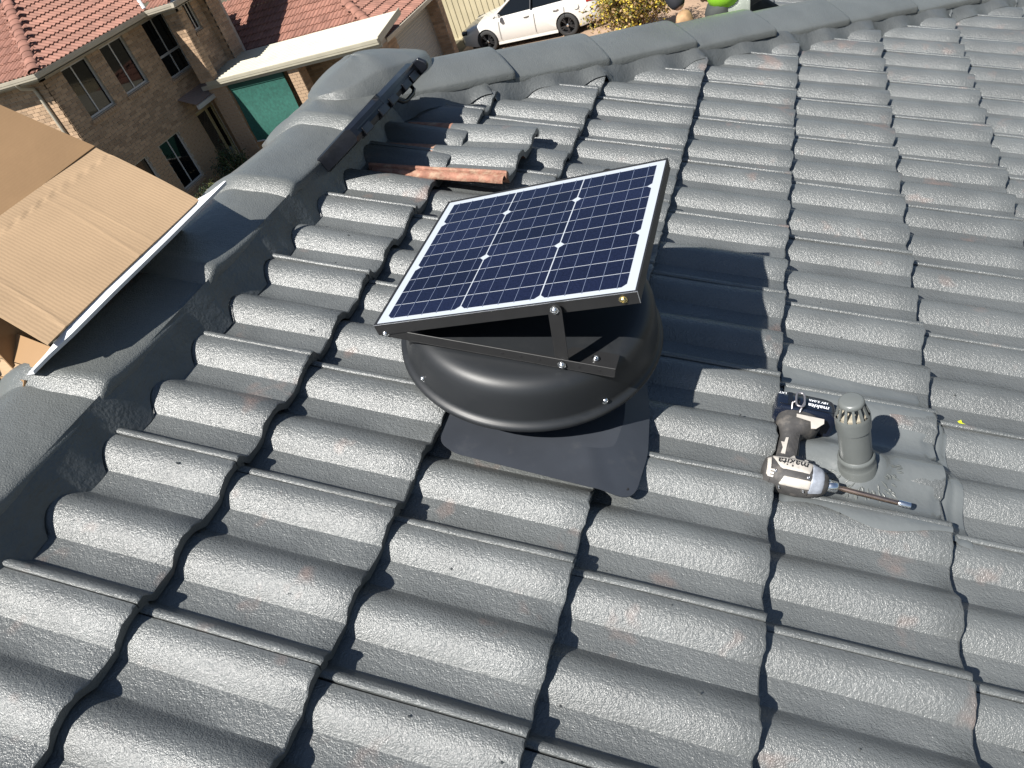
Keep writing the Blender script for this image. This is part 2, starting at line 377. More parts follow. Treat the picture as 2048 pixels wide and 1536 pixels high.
# everything below in roof coordinates (u, v, w)
def rounded(pts, rad, n=6):
    out = []; k = len(pts)
    for i in range(k):
        p = Vector(pts[i]).to_2d(); a = Vector(pts[i - 1]).to_2d() - p; b = Vector(pts[(i + 1) % k]).to_2d() - p
        r = min(rad[i] if isinstance(rad, (list, tuple)) else rad, a.length * .48, b.length * .48)
        a.normalize(); b.normalize()
        for q in range(n + 1):
            t = q / n; out.append(p + a * r * (1 - t) ** 2 + b * r * t ** 2)
    return out
base2 = rounded([(.660,.560),(.700,.540),(.985,.528),(1.052,.545),(1.060,.66),(1.045,.78),(1.0,.95),(.640,1.00)], [.02,.015,.03,.045,.02,.03,.03,.03])
V = []; 
def wbase(u, v):
    if u < .975: return .0335 - .092 * (.977 - u)
    t = min(1, (u - .975) / .075); return .0335 - .024 * t * t * (3 - 2 * t)
top = [(p.x, p.y, wbase(p.x, p.y)) for p in base2]; k = len(top)
mb = MB(); cxy = (.84, .86, .021)
inner = [tuple(Vector(cxy).lerp(Vector(t), .72)) for t in top]; inner = [(a, b, wbase(a, b)) for a, b, _ in inner]
mb.loft([[Vector((a, b, c - .002)) for a, b, c in top], [Vector(t) for t in top], [Vector(t) for t in inner]], False); mb.add(inner, [tuple(range(k))])
mb.make('base_flashing', M['fanbase'], fan, smooth=20)
mb = MB(); mb.lathe([(.0036,0),(.0034,.0009),(.0006,.0009)], 12, (1.035,.562,wbase(1.035,.562)+.0004)); mb.make('screw_hole', M['dark'], fan)
DOME_C = Vector((.762, .853, .082))
dm = Matrix.Translation(DOME_C) @ Matrix.Rotation(.06, 4, 'X') @ Matrix.Rotation(-.11, 4, 'Y')
mb = MB(); mb.lathe([(.165,-.10),(.165,.05)], 40); mb.xf(dm); mb.make('vent_throat', M['fan'], fan, smooth=40)
prof = [(.262,-.006),(.270,-.007),(.2755,-.004),(.2775,.001),(.2765,.006),(.272,.0095),(.266,.0125),(.2645,.020),(.2618,.040),(.2585,.060),(.2550,.074),(.2500,.0845),(.2425,.0925),(.2330,.0975),(.2220,.0998),(.205,.1005),(.17,.1008),(.13,.1012),(.06,.1018),(.0005,.102)]
mb = MB(); mb.lathe(prof, 96); mb.xf(dm); mb.make('dome', M['fan'], fan, smooth=60)
mb = MB(); mb.lathe([(.262,-.006),(.20,.03),(.0005,.04)], 64); mb.xf(dm); mb.make('dome_underside', M['dark'], fan, smooth=60)
for a in (-129, -42):
    th = R(a); d = Vector((math.cos(th), math.sin(th), 0)); 
    p = dm @ (d * .2625 + Vector((0, 0, .0215))); n = dm.to_3x3() @ (d + Vector((0, 0, .30)))
    screw('screw', fan, p, n)
# panel
PA = Matrix.Translation(Vector((.7228, .893, .2806))) @ Matrix.Rotation(-R(24.06), 4, 'Y') @ Matrix.Rotation(R(1.7), 4, 'Z')
PW, PH = .258, .232
def pl(mbb): return mbb.xf(PA)
panel = ob('solar_panel', None, None, fan)
mb = MB()
ft, fd = .0035, .025
for x0, x1, y0, y1 in ((-PW, PW, -PH, -PH + ft), (-PW, PW, PH - ft, PH), (-PW, -PW + ft, -PH + ft, PH - ft), (PW - ft, PW, -PH + ft, PH - ft)):
    mb.box(x0, x1, y0, y1, -fd, 0)
pl(mb).make('frame', M['bracket'], panel)
mb = MB(); mb.box(-PW - .0002, PW + .0002, -PH - .0008, -PH - .0001, -.0014, -.0002); mb.box(PW + .0001, PW + .0008, -PH - .0008, -PH + .0006, -fd + .001, -.0002)
pl(mb).make('frame_bare_edge', M['alu_edge'], panel)
mb = MB(); mb.box(-PW + ft, PW - ft, -PH + ft, PH - ft, -.006, -.0022); pl(mb).make('backsheet', M['backsheet'], panel)
# cells: three columns, ten strips (two, four, four from the far edge)
mx0, my0 = .0215, .0195
cw = (2 * (PW - mx0) - 2 * .0028) / 3; sh = (2 * (PH - my0) - 9 * .0022) / 10
cells = {}
rowsplit = [0, 2, 6, 10]
for c in range(3):
    x0 = -PW + mx0 + c * (cw + .0028); x1 = x0 + cw
    for r in range(10):
        y1 = PH - my0 - r * (sh + .0022); y0 = y1 - sh; ch = .0085
        tc_ = r in (2, 6); bc_ = r in (1, 5, 9)
        pts = []
        pts += [(x0 + ch, y0), (x1 - ch, y0)] if bc_ else [(x0, y0), (x1, y0)]
        if bc_: pts += [(x1, y0 + ch)]
        if tc_: pts += [(x1, y1 - ch), (x1 - ch, y1), (x0 + ch, y1), (x0, y1 - ch)]
        else: pts += [(x1, y1), (x0, y1)]
        if bc_: pts += [(x0, y0 + ch)]
        mb = MB(); kk = len(pts)
        mb.add([(a, b, -.0016) for a, b in pts] + [(a, b, -.0021) for a, b in pts], [tuple(range(kk))] + [(q, q + kk, (q + 1) % kk + kk, (q + 1) % kk) for q in range(kk)])
        pl(mb).make('cell', M['cell'], panel)
mb = MB()
for c in range(3):
    x0 = -PW + mx0 + c * (cw + .0028)
    for q in range(5):
        x = x0 + cw * (q + .5) / 5; mb.box(x - .00045, x + .00045, -PH + my0 - .003, PH - my0 + .003, -.0015, -.00125)
pl(mb).make('busbars', M['busbar'], panel)
mb = MB(); mb.box(-PW + ft, PW - ft, -PH + ft, PH - ft, -.010, -.0065); pl(mb).make('panel_underside', M['dark'], panel)
screw('screw', panel, PA @ Vector((.232, -PH - .0006, -.0125)), PA.to_3x3() @ Vector((0, -1, 0)), 'brass', .0052)
# brackets either side: an angle rail on the dome, a strut up to the frame
for side in (-1, 1):
    yv = .893 + side * (PH + .004)
    a, b = Vector((.4945 + (.012 if side < 0 else 0), yv, .1625)), Vector((.9615, yv, .2065))
    d = (b - a).normalized(); n = Vector((-d.z, 0, d.x))
    hh = .0105; th = .002 * -side
    rail = MB()
    out = Vector((0, side * .002, 0))
    rail.plate([a - n * hh, b - n * hh, b + n * hh, a + n * hh] if side < 0 else [a + n * hh, b + n * hh, b - n * hh, a - n * hh], .002)
    fl = Vector((0, -side * .062, 0)); lo = -n * (hh - .001)
    t0 = a.lerp(b, .13); t1 = a.lerp(b, .995)
    fpts = [t0 + lo, t1 + lo, t1 + lo + fl, a.lerp(b, .80) + lo + fl, a.lerp(b, .74) + lo + fl * .42, a.lerp(b, .3) + lo + fl * .36]
    rail.plate(fpts if side < 0 else fpts[::-1], .002)
    r_o = rail.make('bracket_rail', M['bracket'], fan); bevel_mod(r_o, .0006, 1)
    if side < 0:
        for t in (.535, .613, .69, .855, .935):
            p = a.lerp(b, t); q = Vector((0, -1, 0)).to_track_quat('Z', 'Y').to_matrix().to_4x4(); q.translation = p + Vector((0, -.0003, 0))
            hb = MB(); hb.lathe([(.0032, 0), (.0030, .0004), (.0003, .0004)], 12); hb.xf(q); hb.make('rail_hole', M['dark'], r_o)
    s0 = a.lerp(b, .785); s1 = Vector((.8360, yv, .3200)); dd = (s1 - s0).normalized(); ss = Vector((dd.z, 0, -dd.x)) * .0125
    y1 = Vector((0, side * .0022, 0))
    pts = []
    for q in range(9):
        an = math.pi * q / 8; pts.append(s1 + y1 + ss * math.cos(an) + dd * .0125 * math.sin(an))
    for q in range(9):
        an = math.pi + math.pi * q / 8; pts.append(s0 + y1 * -.6 + ss * math.cos(an) + dd * .0125 * math.sin(an))
    if side > 0: pts.reverse()
    st = MB(); st.plate(pts, .002); st.make('strut', M['bracket'], fan)
    ny = (0, side, 0)
    screw('screw', fan, s1 + y1 + Vector((0, side * .0004, 0)), ny); screw('screw', fan, s0 + Vector((0, side * .0025, 0)), ny)
    screw('screw', fan, a + d * .010 + Vector((0, side * .0005, 0)), ny)
    screw('screw', fan, a.lerp(b, .905) + lo + fl * .62 + n * .001, n)

# ------------------------------------------------------------------ vent pipe with its draped flashing
pb = rw(1.478, .764, -.018)
pipe = thing('vent_pipe', 'grey painted plumbing vent pipe with slotted cap beside the cordless driver', 'vent pipe', pb)
LEAN = Matrix.Rotation(R(-2.2), 4, 'Y')
mb = MB(); mb.lathe([(.0355,-.02),(.0355,.050),(.0345,.052),(.0335,.056),(.0335,.066),(.0345,.070),(.0335,.074),(.0305,.077)], 36); mb.xf(LEAN); mb.make('socket', M['pipe'], pipe, smooth=40)
mb = MB(); mb.lathe([(.0295,.06),(.0295,.150),(.0285,.1505)], 36); mb.xf(LEAN); mb.make('pipe', M['pipe'], pipe, smooth=40)
cap = MB(); cap.lathe([(.0300,.1515),(.0316,.152),(.0318,.178),(.0312,.183),(.0300,.187)], 36); cap.xf(LEAN); capo = cap.make('cowl', M['pipe'], pipe, smooth=40)
ribs = MB(); ns = 12
for q in range(ns):
    a0, a1 = 2 * math.pi * (q + .0) / ns, 2 * math.pi * (q + .36) / ns
    def P(a, r, z): return Vector((r * math.cos(a), r * math.sin(a), z))
    for r0, r1 in ((.0300, .0226),):
        ribs.add([P(a0, r0, .187), P(a1, r0, .187), P(a1, r1, .213), P(a0, r1, .213), P(a0, r0 - .0035, .187), P(a1, r0 - .0035, .187), P(a1, r1 - .0035, .213), P(a0, r1 - .0035, .213)],
                 [(0,1,2,3),(5,4,7,6),(1,5,6,2),(4,0,3,7)])
ribs.xf(LEAN).make('cowl_rib', M['pipe'], capo, smooth=30)
mb = MB(); mb.lathe([(.0226,.2125),(.0232,.2145),(.0226,.218),(.0205,.2212),(.017,.2225),(.0003,.2228)], 36); mb.xf(LEAN); mb.make('cowl_top', M['pipe'], capo, smooth=60)
mb = MB(); mb.lathe([(.0262,.150),(.0262,.188),(.0003,.1885)], 24); mb.lathe([(.0003,.2115),(.022,.2115)], 24); mb.xf(LEAN); mb.make('cowl_inside', mat('pipe_inside', (.30, .27, .21), rough=.8, noise_s=80, noise_amt=.3), capo)
# flashing sheet draped over the tiles
sheet = thing('pipe_flashing', 'grey painted lead flashing draped over tiles round the vent pipe', 'flashing', (0, 0, 0), ROT)
def soft(u, v):
    acc = 0; wt = 0
    for du, wu in ((-.02, 1), (0, 2), (.02, 1)):
        for dv, wv in ((-.022, 1), (-.011, 2), (0, 3), (.011, 2), (.022, 1)):
            acc += tile_top(u + du, v + dv) * wu * wv; wt += wu * wv
    return acc / wt
rows = []
NU, NV = 46, 56
for a in range(NV + 1):
    row = []
    for b in range(NU + 1):
        fu, fv = b / NU, a / NV
        vlo = .640 + .012 * math.sin(fu * 9) ; vhi = 1.055 - .02 * fu
        uhi = 1.668 + .010 * math.sin(fv * 5.0 + .6) - .055 * max(0, fv - .75) / .25
        u = 1.318 + (uhi - 1.318) * fu; v = vlo + (vhi - vlo) * fv
        d = math.hypot(u - 1.478, (v - .764) * .95)
        z = max(soft(u, v) + .0035, tile_top(u, v) + .0015) + .001 * noise.noise(Vector((u * 14, v * 14, 0)))
        if u < 1.345: z = min(z, tile_top(1.33, v) + .006)
        z += .024 * math.exp(-((d - .02) / .030) ** 2) + .003 * math.exp(-(d / .1) ** 2)
        e = min(fu, 1 - fu, fv, 1 - fv)
        row.append(Vector((u, v, z - (.002 if e == 0 else 0))))
    rows.append(row)
MB().grid(rows).make('lead_sheet', M['leadpaint'], sheet, smooth=70)
rag = MB(); rr = random.Random(5)
for q in range(70):
    an = rr.uniform(-3.0, 0.4); r = .040 + rr.uniform(0, .030)
    p = Vector((1.478 + r * math.cos(an), .764 + r * math.sin(an) / .95, 0)); p.z = soft(p.x, p.y) + .0035 + .024 * math.exp(-((r - .02) / .030) ** 2) + .0035 * math.exp(-(r / .1) ** 2)
    L = rr.uniform(.008, .020); dd = Vector((math.cos(an) + rr.uniform(-.4, .4), math.sin(an) + rr.uniform(-.4, .4), 0)).normalized(); dd.z = -.7 * math.exp(-((r - .04) / .02) ** 2)
    rad = rr.uniform(.0012, .0026)
    rag.tube([p - dd * L * .5, p + Vector((0, 0, .0015)), p + dd * L * .5], [rad * .4, rad, rad * .3], 6)
o = rag.make('sealant_dabs', M['pipe'], sheet, smooth=60); o['kind'] = 'stuff'

# ------------------------------------------------------------------ cordless impact driver
def text_mesh(txt, size, shear=0.25):
    cu = bpy.data.curves.new('txt', 'FONT'); cu.body = txt; cu.size = size; cu.align_x = 'CENTER'; cu.align_y = 'CENTER'; cu.shear = shear; cu.offset = size * .018; cu.resolution_u = 2
    to = bpy.data.objects.new('txt', cu); C.objects.link(to); bpy.context.view_layer.update()
    me = bpy.data.meshes.new_from_object(to.evaluated_get(bpy.context.evaluated_depsgraph_get())); bpy.data.objects.remove(to); return me
DW = .034
dax = (rw(1.404, .689, .03) - rw(1.288, .682, .03)); 
dpos = rw(1.337, .688, .022); 
drill = thing('impact_driver', 'white and black cordless impact driver lying on the flashing', 'driver', dpos, (R(-5), PITCH - R(4), R(-1)))
# local: x to the nose, y along the handle to the battery, z up
def bodyr(x):
    pts = [(-.058,.018,.016),(-.055,.027,.024),(-.045,.0325,.030),(-.02,.0345,.0335),(.01,.0345,.0340),(.032,.031,.031),(.048,.026,.026),(.060,.019,.019),(.064,.0135,.0135)]
    for (a, ya, za), (b, yb, zb) in zip(pts, pts[1:]):
        if a <= x <= b:
            t = (x - a) / (b - a); return ya + (yb - ya) * t, za + (zb - za) * t
    return pts[-1][1:]
def bp(x, th, off=0.0):
    ry_, rz_ = bodyr(x); e = .82
    c, s_ = math.cos(th), math.sin(th)
    return Vector((x, (ry_ + off) * math.copysign(abs(c) ** e, c), (rz_ + off) * math.copysign(abs(s_) ** e, s_)))
xs = [-.058,-.0565,-.055,-.050,-.045,-.033,-.02,-.005,.01,.022,.032,.040,.048,.054,.060,.064]
mb = MB(); mb.loft([[bp(x, 2 * math.pi * k / 32) for k in range(32)] for x in xs]); body = mb.make('motor_body', M['rubber'], drill, smooth=50)
def patch(name, x0f, x1f, t0, t1, off, mt, parent, nx=14, ntt=8):
    rows = []
    for a in range(ntt + 1):
        th = t0 + (t1 - t0) * a / ntt; x0, x1 = x0f(a / ntt), x1f(a / ntt)
        edge = a in (0, ntt)
        rows.append([bp(x0 + (x1 - x0) * b / nx, th, off if not edge and 0 < b < nx else -.0006) for b in range(nx + 1)])
    return MB().grid(rows).make(name, mt, parent, smooth=60)
# theta: 0 towards handle, 90 deg up, 180 away from handle
patch('white_panel', lambda t: -.050 + .026 * abs(t - .15), lambda t: .036 - .012 * t, R(56), R(112), .0011, M['drillwhite'], body)
patch('white_panel', lambda t: -.022 - .008 * t, lambda t: .030, R(134), R(172), .0011, M['drillwhite'], body)
patch('scuffed_nose_guard', lambda t: .030 - .004 * t, lambda t: .054, R(20), R(200), .0009, M['drillgrey'], body)
patch('white_panel', lambda t: -.054, lambda t: -.046, R(60), R(150), .0011, M['drillwhite'], body, 4, 8)
def wrap_text(txt, size, x, th, mt, parent, flip=True):
    me = text_mesh(txt, size); vs_ = []
    for v_ in me.vertices:
        tx, ty = (-v_.co.x, -v_.co.y) if flip else (v_.co.x, v_.co.y)
        vs_.append(bp(x + tx, th - ty / .034, .0016))
    m2 = md('lettering', vs_, [tuple(p.vertices) for p in me.polygons]); return ob('lettering', m2, mt, parent)
wrap_text('makita', .0215, -.006, R(84), M['inkblack'], body)
for x0, x1, t0 in ((-.040, -.030, 205), (-.040, -.030, 219), (-.040, -.030, 233), (-.052, -.044, 20), (-.052, -.044, 34)):
    patch('vent_slot', lambda t, x0=x0: x0, lambda t, x1=x1: x1, R(t0), R(t0 + 6), .0004, M['dark'], body, 3, 3)
patch('seam', lambda t: -.046, lambda t: -.0448, R(-20), R(200), .0005, M['dark'], body, 2, 24)
patch('seam', lambda t: .0275, lambda t: .0285, R(-20), R(200), .0007, M['dark'], body, 2, 24)
for x_, t_ in ((-.038, 122), (.022, 124), (.018, 176), (-.026, 178)): screw('screw', body, bp(x_, R(t_), .0002), bp(x_, R(t_), .01) - bp(x_, R(t_)), 'steel', .0018)
mb = MB()
for q in range(3): mb.add([bp(-.0505 + .0035 * 0 + a, R(118 + 12 * q) + b, .0022) for a, b in ((0, 0), (.010, 0), (.010, R(7)), (0, R(7)))], [(0, 1, 2, 3)])
mb.make('rear_mark', M['drillwhite'], body)
mb = MB(); mb.tube([(.062,0,0),(.066,0,0),(.080,0,0),(.083,0,0)], [.0105,.0118,.0112,.0085], 20); mb.make('chuck', M['steel'], drill, smooth=40)
tipd = Vector((.216, .006, -.010)) - Vector((.08, 0, 0))
bs = Vector((.08, 0, 0))
mb = MB(); mb.tube([bs, bs + tipd * .08, bs + tipd * .1, bs + tipd * .84], [.0042, .0042, .0050, .0048], 12); bito = mb.make('bit_shaft', M['bit'], drill, smooth=40)
mb = MB(); mb.tube([bs + tipd * .84, bs + tipd * .86, bs + tipd], [.0055, .0068, .0068], 14); mb.make('bit_socket', M['steel'], bito, smooth=40)
mb = MB(); mb.tube([bs + tipd * 1.001, bs + tipd * 1.004], [.0050, .0048], 6); mb.make('socket_opening', M['dark'], bito)
# handle
def ell(c, ax, ay, rx_, ry_, n=20, e=.8):
    out = []
    for k in range(n):
        a = 2 * math.pi * k / n; c_, s_ = math.cos(a), math.sin(a)
        out.append(Vector(c) + Vector(ax) * rx_ * math.copysign(abs(c_) ** e, c_) + Vector(ay) * ry_ * math.copysign(abs(s_) ** e, s_))
    return out
X, Z_ = (1, 0, 0), (0, 0, 1)
EXT = .028
def yx(y): return y if y < .05 else y + .028 * min(1, (y - .05) / .03)
hr = [((-.012,.012,0),.030,.022),((-.014,.034,0),.026,.0195),((-.013,.046,0),.0215,.0185),((-.011,.062,0),.0205,.0185),((-.009,.082,0),.0205,.019),((-.006,.094,0),.025,.021),((-.001,.104,0),.034,.025),((.004,.114,0),.041,.029),((.006,.128,0),.044,.031),((.006,.139,0),.043,.031)]
mb = MB(); mb.loft([ell((c[0], yx(c[1]), c[2]), X, Z_, a, b) for c, a, b in hr]); hnd = mb.make('handle', M['rubber'], drill, smooth=50)
gr = MB()
for q in range(7):
    x = -.012 + q * .0024; gr.tube([(x - .002, .046, .0172), (x, .066, .0178), (x + .002, .094, .0182), (x + .004, .108, .0178)], .0011, 6)
gr.make('grip_ridges', M['rubber'], hnd, smooth=40)
mb = MB(); mb.plate([(-.028,.044,.0165),(-.0205,.040,.0185),(-.0185,.060,.0192),(-.0150,.090,.0198),(-.020,.090,.0185),(-.0225,.076,.0180),(-.0285,.078,.0160),(-.025,.060,.0175)][::-1], -.0012); mb.make('white_inlay', M['drillwhite'], hnd)
mb = MB(); mb.tube([(.006,.030,0),(.020,.034,0),(.024,.040,0),(.020,.050,0)], [.009,.010,.0095,.007], 12); mb.make('trigger', M['black'], drill, smooth=50)
mb = MB(); mb.box(-.002,.016,.028,.040,.016,.0225); o = mb.make('direction_switch', M['black'], drill); bevel_mod(o, .002)
mb = MB(); mb.plate([(-.016,.022,.0258),(.020,.022,.0235),(.024,.034,.0195),(-.004,.040,.0200)], .002); mb.make('white_panel', M['drillwhite'], drill)
mb = MB(); mb.plate([(-.008,.104,.0275),(.022,.108,.0285),(.040,.112,.0290),(.050,.100,.0262),(.046,.132,.0325),(.030,.138,.0325),(-.010,.138,.0325)][::-1], -.002)
FOOT = Vector((0, .028, 0))
mb2 = MB(); mb2.plate([(-.004,.124,.0322),(.050,.124,.0322),(.050,.112,.0305),(.036,.096,.0275),(.026,.094,.0265),(.024,.112,.0305),(-.004,.116,.0312)], .0015); mb2.make('foot_white_panel', M['drillwhite'], hnd, loc=FOOT)
mb = MB(); mb.loft([ell((.014,.139,0), X, Z_, .050, .030, 28, .55), ell((.014,.142,0), X, Z_, .055, .0335, 28, .36), ell((.014,.168,0), X, Z_, .056, .0340, 28, .36), ell((.014,.186,0), X, Z_, .054, .0325, 28, .4), ell((.014,.191,0), X, Z_, .049, .028, 28, .6)])
bat = mb.make('battery', M['batt'], drill, smooth=45, loc=FOOT, scale=(1.1, 1.12, 1)); bat.location.y -= .018
mb = MB(); mb.box(-.035,.066,.1475,.1487,.0335,.0348); mb.box(-.020,-.012,.150,.184,.0334,.0349); mb.make('battery_trim', M['black'], bat)
def flat_text(txt, size, p, mt, parent, ang=math.pi):
    me = text_mesh(txt, size); o = ob('lettering', me, mt, parent); me.materials.clear(); me.materials.append(mt); o.location = p; o.rotation_euler = (0, 0, ang); return o
flat_text('makita', .0145, (.036, .158, .0351), M['print'], bat)
flat_text('18V 5.0Ah', .0085, (.036, .172, .0351), M['print'], bat)
flat_text('LXT', .008, (-.030, .178, .0351), M['print'], bat)
hook = MB(); pts = []
for q in range(25):
    a = 2 * math.pi * q / 24; pts.append((.000 + .0085 * math.copysign(abs(math.cos(a)) ** .6, math.cos(a)), .158 + .022 * math.copysign(abs(math.sin(a)) ** .6, math.sin(a)), .0445))
hook.tube(pts, .0022, 8, False); hook.tube([(-.008,.150,.0445),(-.014,.150,.040),(-.014,.140,.030)], .0022, 8); hook.tube([(.008,.150,.0445),(.004,.138,.040),(.002,.132,.032)], .0022, 8)
hook.make('belt_hook', mat('hook_metal', (.35,.33,.34), rough=.4, metal=.8), drill, smooth=50, loc=FOOT)

# ------------------------------------------------------------------ lifted tile and the case by the ridge corner
lm = tile_mesh('lifted_roof_tile', 77, .42)
loose = thing('lifted_roof_tile', 'loose grey roof tile lying lifted on top of its course, terracotta side bare', 'roof tile', rw(.530, 1.455, .047), (R(-1.5), PITCH - R(5.2), R(-2)))
# painted body and bare head / side lip as separate parts
bm = bmesh.new(); bm.from_mesh(lm)
bmesh.ops.bisect_plane(bm, geom=bm.verts[:] + bm.edges[:] + bm.faces[:], plane_co=(-.262, 0, 0), plane_no=(1, .03, 0))
bmesh.ops.bisect_plane(bm, geom=bm.verts[:] + bm.edges[:] + bm.faces[:], plane_co=(0, .014, 0), plane_no=(.0, 1, 0))
lm2 = bpy.data.meshes.new('lifted_roof_tile'); lm3 = bpy.data.meshes.new('bare_head')
b2 = bm.copy()
def bare(f): c = f.calc_center_median(); return c.x < -.262 - (c.y) * .03 or c.y < .013 or f.normal.z < -.5 or (abs(f.normal.y) > .8 and c.y < .02)
bmesh.ops.delete(bm, geom=[f for f in bm.faces if bare(f)], context='FACES'); bmesh.ops.delete(b2, geom=[f for f in b2.faces if not bare(f)], context='FACES')
for b_, m_ in ((bm, lm2), (b2, lm3)): b_.to_mesh(m_); b_.free(); m_.polygons.foreach_set('use_smooth', [True] * len(m_.polygons)); m_.set_sharp_from_angle(angle=R(33))
ob('painted_face', lm2, M['tile'], loose); ob('bare_underlap', lm3, M['rawtile'], loose)
mb = MB()
rows = []
for x in [-.405 + .02 * q for q in range(21)]:
    wv = .0012 * math.sin(x * 60) + .0015 * noise.noise(Vector((x * 40, 3, 0)))
    rows.append([Vector((x, y + wv, z + x * STEP / G)) for y, z in ((.006, .018), (-.004, .019), (-.010, .0175), (-.015, .013), (-.017, .008), (-.016, .002), (-.002, .000))])
mb.grid(rows); mb.make('side_lug', M['rawtile'], loose, smooth=60)

case = thing('tool_case', 'black moulded plastic case leaning by the ridge corner above the lifted tile', 'case', rw(.142, 1.545, .166), (0, PITCH, R(0)))
# local to the roof frame: plate leaning, top edge at the origin
ax = Vector((.645, 0, .764)).normalized(); nx_ = Vector((-ax.z, 0, ax.x))
def cp(t, y, n): return ax * t + Vector((0, y, 0)) + nx_ * n
def cbox(mbb, t0, t1, y0, y1, n0, n1):
    v0 = [cp(t, y, n) for n in (n0, n1) for t, y in ((t0, y0), (t1, y0), (t1, y1), (t0, y1))]
    return mbb.add(v0, [(0,3,2,1),(4,5,6,7),(0,1,5,4),(1,2,6,5),(2,3,7,6),(3,0,4,7)])
mb = MB()
def sec(y, ins): 
    return [cp(t, y, n) for t, n in ((-.16, -.024 + ins), (-.014, -.024 + ins), (.0 - ins, -.012), (.0 - ins, .012), (-.016, .024 - ins), (-.16, .024 - ins))]
mb.loft([sec(-.205, .004), sec(-.197, 0), sec(.232, 0), sec(.240, .004)]); mb.make('shell', M['black'], case, smooth=30)
mb = MB(); cbox(mb, -.003, .0025, -.19, .225, -.0015, .0015); cbox(mb, -.15, .001, -.02, -.012, -.026, .026); mb.make('seam_rib', M['black'], case)
for yy in (-.15, -.04, .03, .13, .19):
    mb = MB(); cbox(mb, -.022, .004, yy - .022, yy + .022, -.028, -.006); o = mb.make('latch', M['black'], case); bevel_mod(o, .002)
mb = MB(); mb.loft([[cp(t, .236, n) for t, n in ((-.10,-.03),(.020,-.030),(.030,-.022),(.032,-.01),(.02,.012),(-.10,.02))], [cp(t, .250, n) for t, n in ((-.10,-.03),(.020,-.030),(.030,-.022),(.032,-.01),(.02,.012),(-.10,.02))]]); o = mb.make('end_flange', M['black'], case); bevel_mod(o, .004)
mb = MB(); mb.tube([cp(-.05,.11,-.02),cp(-.045,.12,-.042),cp(-.045,.14,-.048),cp(-.045,.19,-.048),cp(-.045,.21,-.042),cp(-.05,.22,-.02)], .006, 10); mb.make('handle', M['black'], case, smooth=50)

# ------------------------------------------------------------------ cardboard carton and foam sheet behind the ridge
carton = thing('cardboard_carton', 'opened brown cardboard carton with corrugated flap resting over the ridge', 'carton')
A, B, Cc, D = Vector((-.300, 1.024, .304)), Vector((.002, .936, .166)), Vector((-.012, .436, .151)), Vector((-.300, .500, .298))
def sheetgrid(p00, p10, p11, p01, nu, nv, bend, thick, name, mt, parent):
    rows = []; nrm = (p10 - p00).cross(p01 - p00).normalized()
    for a in range(nv + 1):
        rows.append([p00.lerp(p10, b / nu).lerp(p01.lerp(p11, b / nu), a / nv) + nrm * bend(b / nu, a / nv) for b in range(nu + 1)])
    mbb = MB().grid(rows); o = mbb.make(name, mt, parent)
    s_ = o.modifiers.new('solid', 'SOLIDIFY'); s_.thickness = thick; s_.offset = -1; return o
# object space aligned so that the flutes run with local y bands: build flap in its own frame
def framed(p00, p10, p01):
    x = (p10 - p00).normalized(); n = x.cross(p01 - p00).normalized(); y = n.cross(x)
    m = Matrix((x, y, n)).transposed().to_4x4(); m.translation = p00; return m
fm = framed(D, Cc, A); inv = fm.inverted()
o = sheetgrid(inv @ D, inv @ Cc, inv @ B, inv @ A, 40, 90, lambda b, a: .0016 * math.exp(-((a - .15 + .05 * b) / .010) ** 2) * b + .0011 * math.exp(-((a - .60 + .04 * b) / .008) ** 2) * (.2 + .8 * b) + .0007 * math.exp(-((a - .66) / .007) ** 2) + .0014 * math.exp(-((b - .10 - .05 * a) / .016) ** 2) * math.sin(a * 75) + .004 * math.sin(b * 3.1) + .0016 * math.sin(b * 16 - a * 9) * math.exp(-((b - .13) / .09) ** 2) + .002 * math.sin(a * 5), .004, 'corrugated_flap', M['card'], carton); o.matrix_local = fm
# lid panel behind the fold
E2, F2 = A + Vector((-.62, .004, .452)), D + Vector((-.62, -.6, .452))
D2 = Vector((-.300, .05, .298))
fm2 = framed(D2, A, F2); inv = fm2.inverted()
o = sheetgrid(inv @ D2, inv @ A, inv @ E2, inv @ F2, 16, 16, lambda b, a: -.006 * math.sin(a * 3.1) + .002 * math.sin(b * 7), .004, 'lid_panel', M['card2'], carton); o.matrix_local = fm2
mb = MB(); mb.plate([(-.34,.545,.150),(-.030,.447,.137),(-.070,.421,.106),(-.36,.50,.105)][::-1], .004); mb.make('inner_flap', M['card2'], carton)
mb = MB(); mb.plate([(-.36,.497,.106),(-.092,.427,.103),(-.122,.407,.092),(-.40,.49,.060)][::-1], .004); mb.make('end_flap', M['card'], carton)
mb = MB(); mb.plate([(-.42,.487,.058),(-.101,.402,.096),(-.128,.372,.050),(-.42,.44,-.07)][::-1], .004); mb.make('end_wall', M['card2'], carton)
mb = MB(); mb.plate([(-.18,.44,.205),(-.18,.93,.215),(-.18,.93,-.02),(-.18,.44,-.05)], .004); mb.plate([(-.16,.95,.06),(-.66,1.05,.60),(-.66,1.05,-.2),(-.16,.95,-.05)], .004); mb.make('carton_body_sun_block', M['card2'], carton)  # first plate: hidden wall raised to block sun passing under flap and foam
me = text_mesh('SOLAR', .042, 0); me.materials.append(mat('carton_ink', (.05, .045, .015), rough=.7))
pn = (Vector((-.42,.487,.058)) - Vector((-.101,.402,.096))); xd = pn.normalized(); yd0 = Vector((-.128,.372,.050)) - Vector((-.101,.402,.096)); nn = xd.cross(yd0).normalized(); yd = nn.cross(xd)
if nn.y > 0: pass
tm = Matrix((xd, yd, nn)).transposed().to_4x4(); tm.translation = Vector((-.101,.402,.096)) + xd * .118 + yd * .030 + nn * .0035
o = ob('lettering', me, None, carton); o.matrix_local = tm
foam = thing('foam_sheet', 'white foam packing sheet sticking out under the carton flap', 'foam sheet')
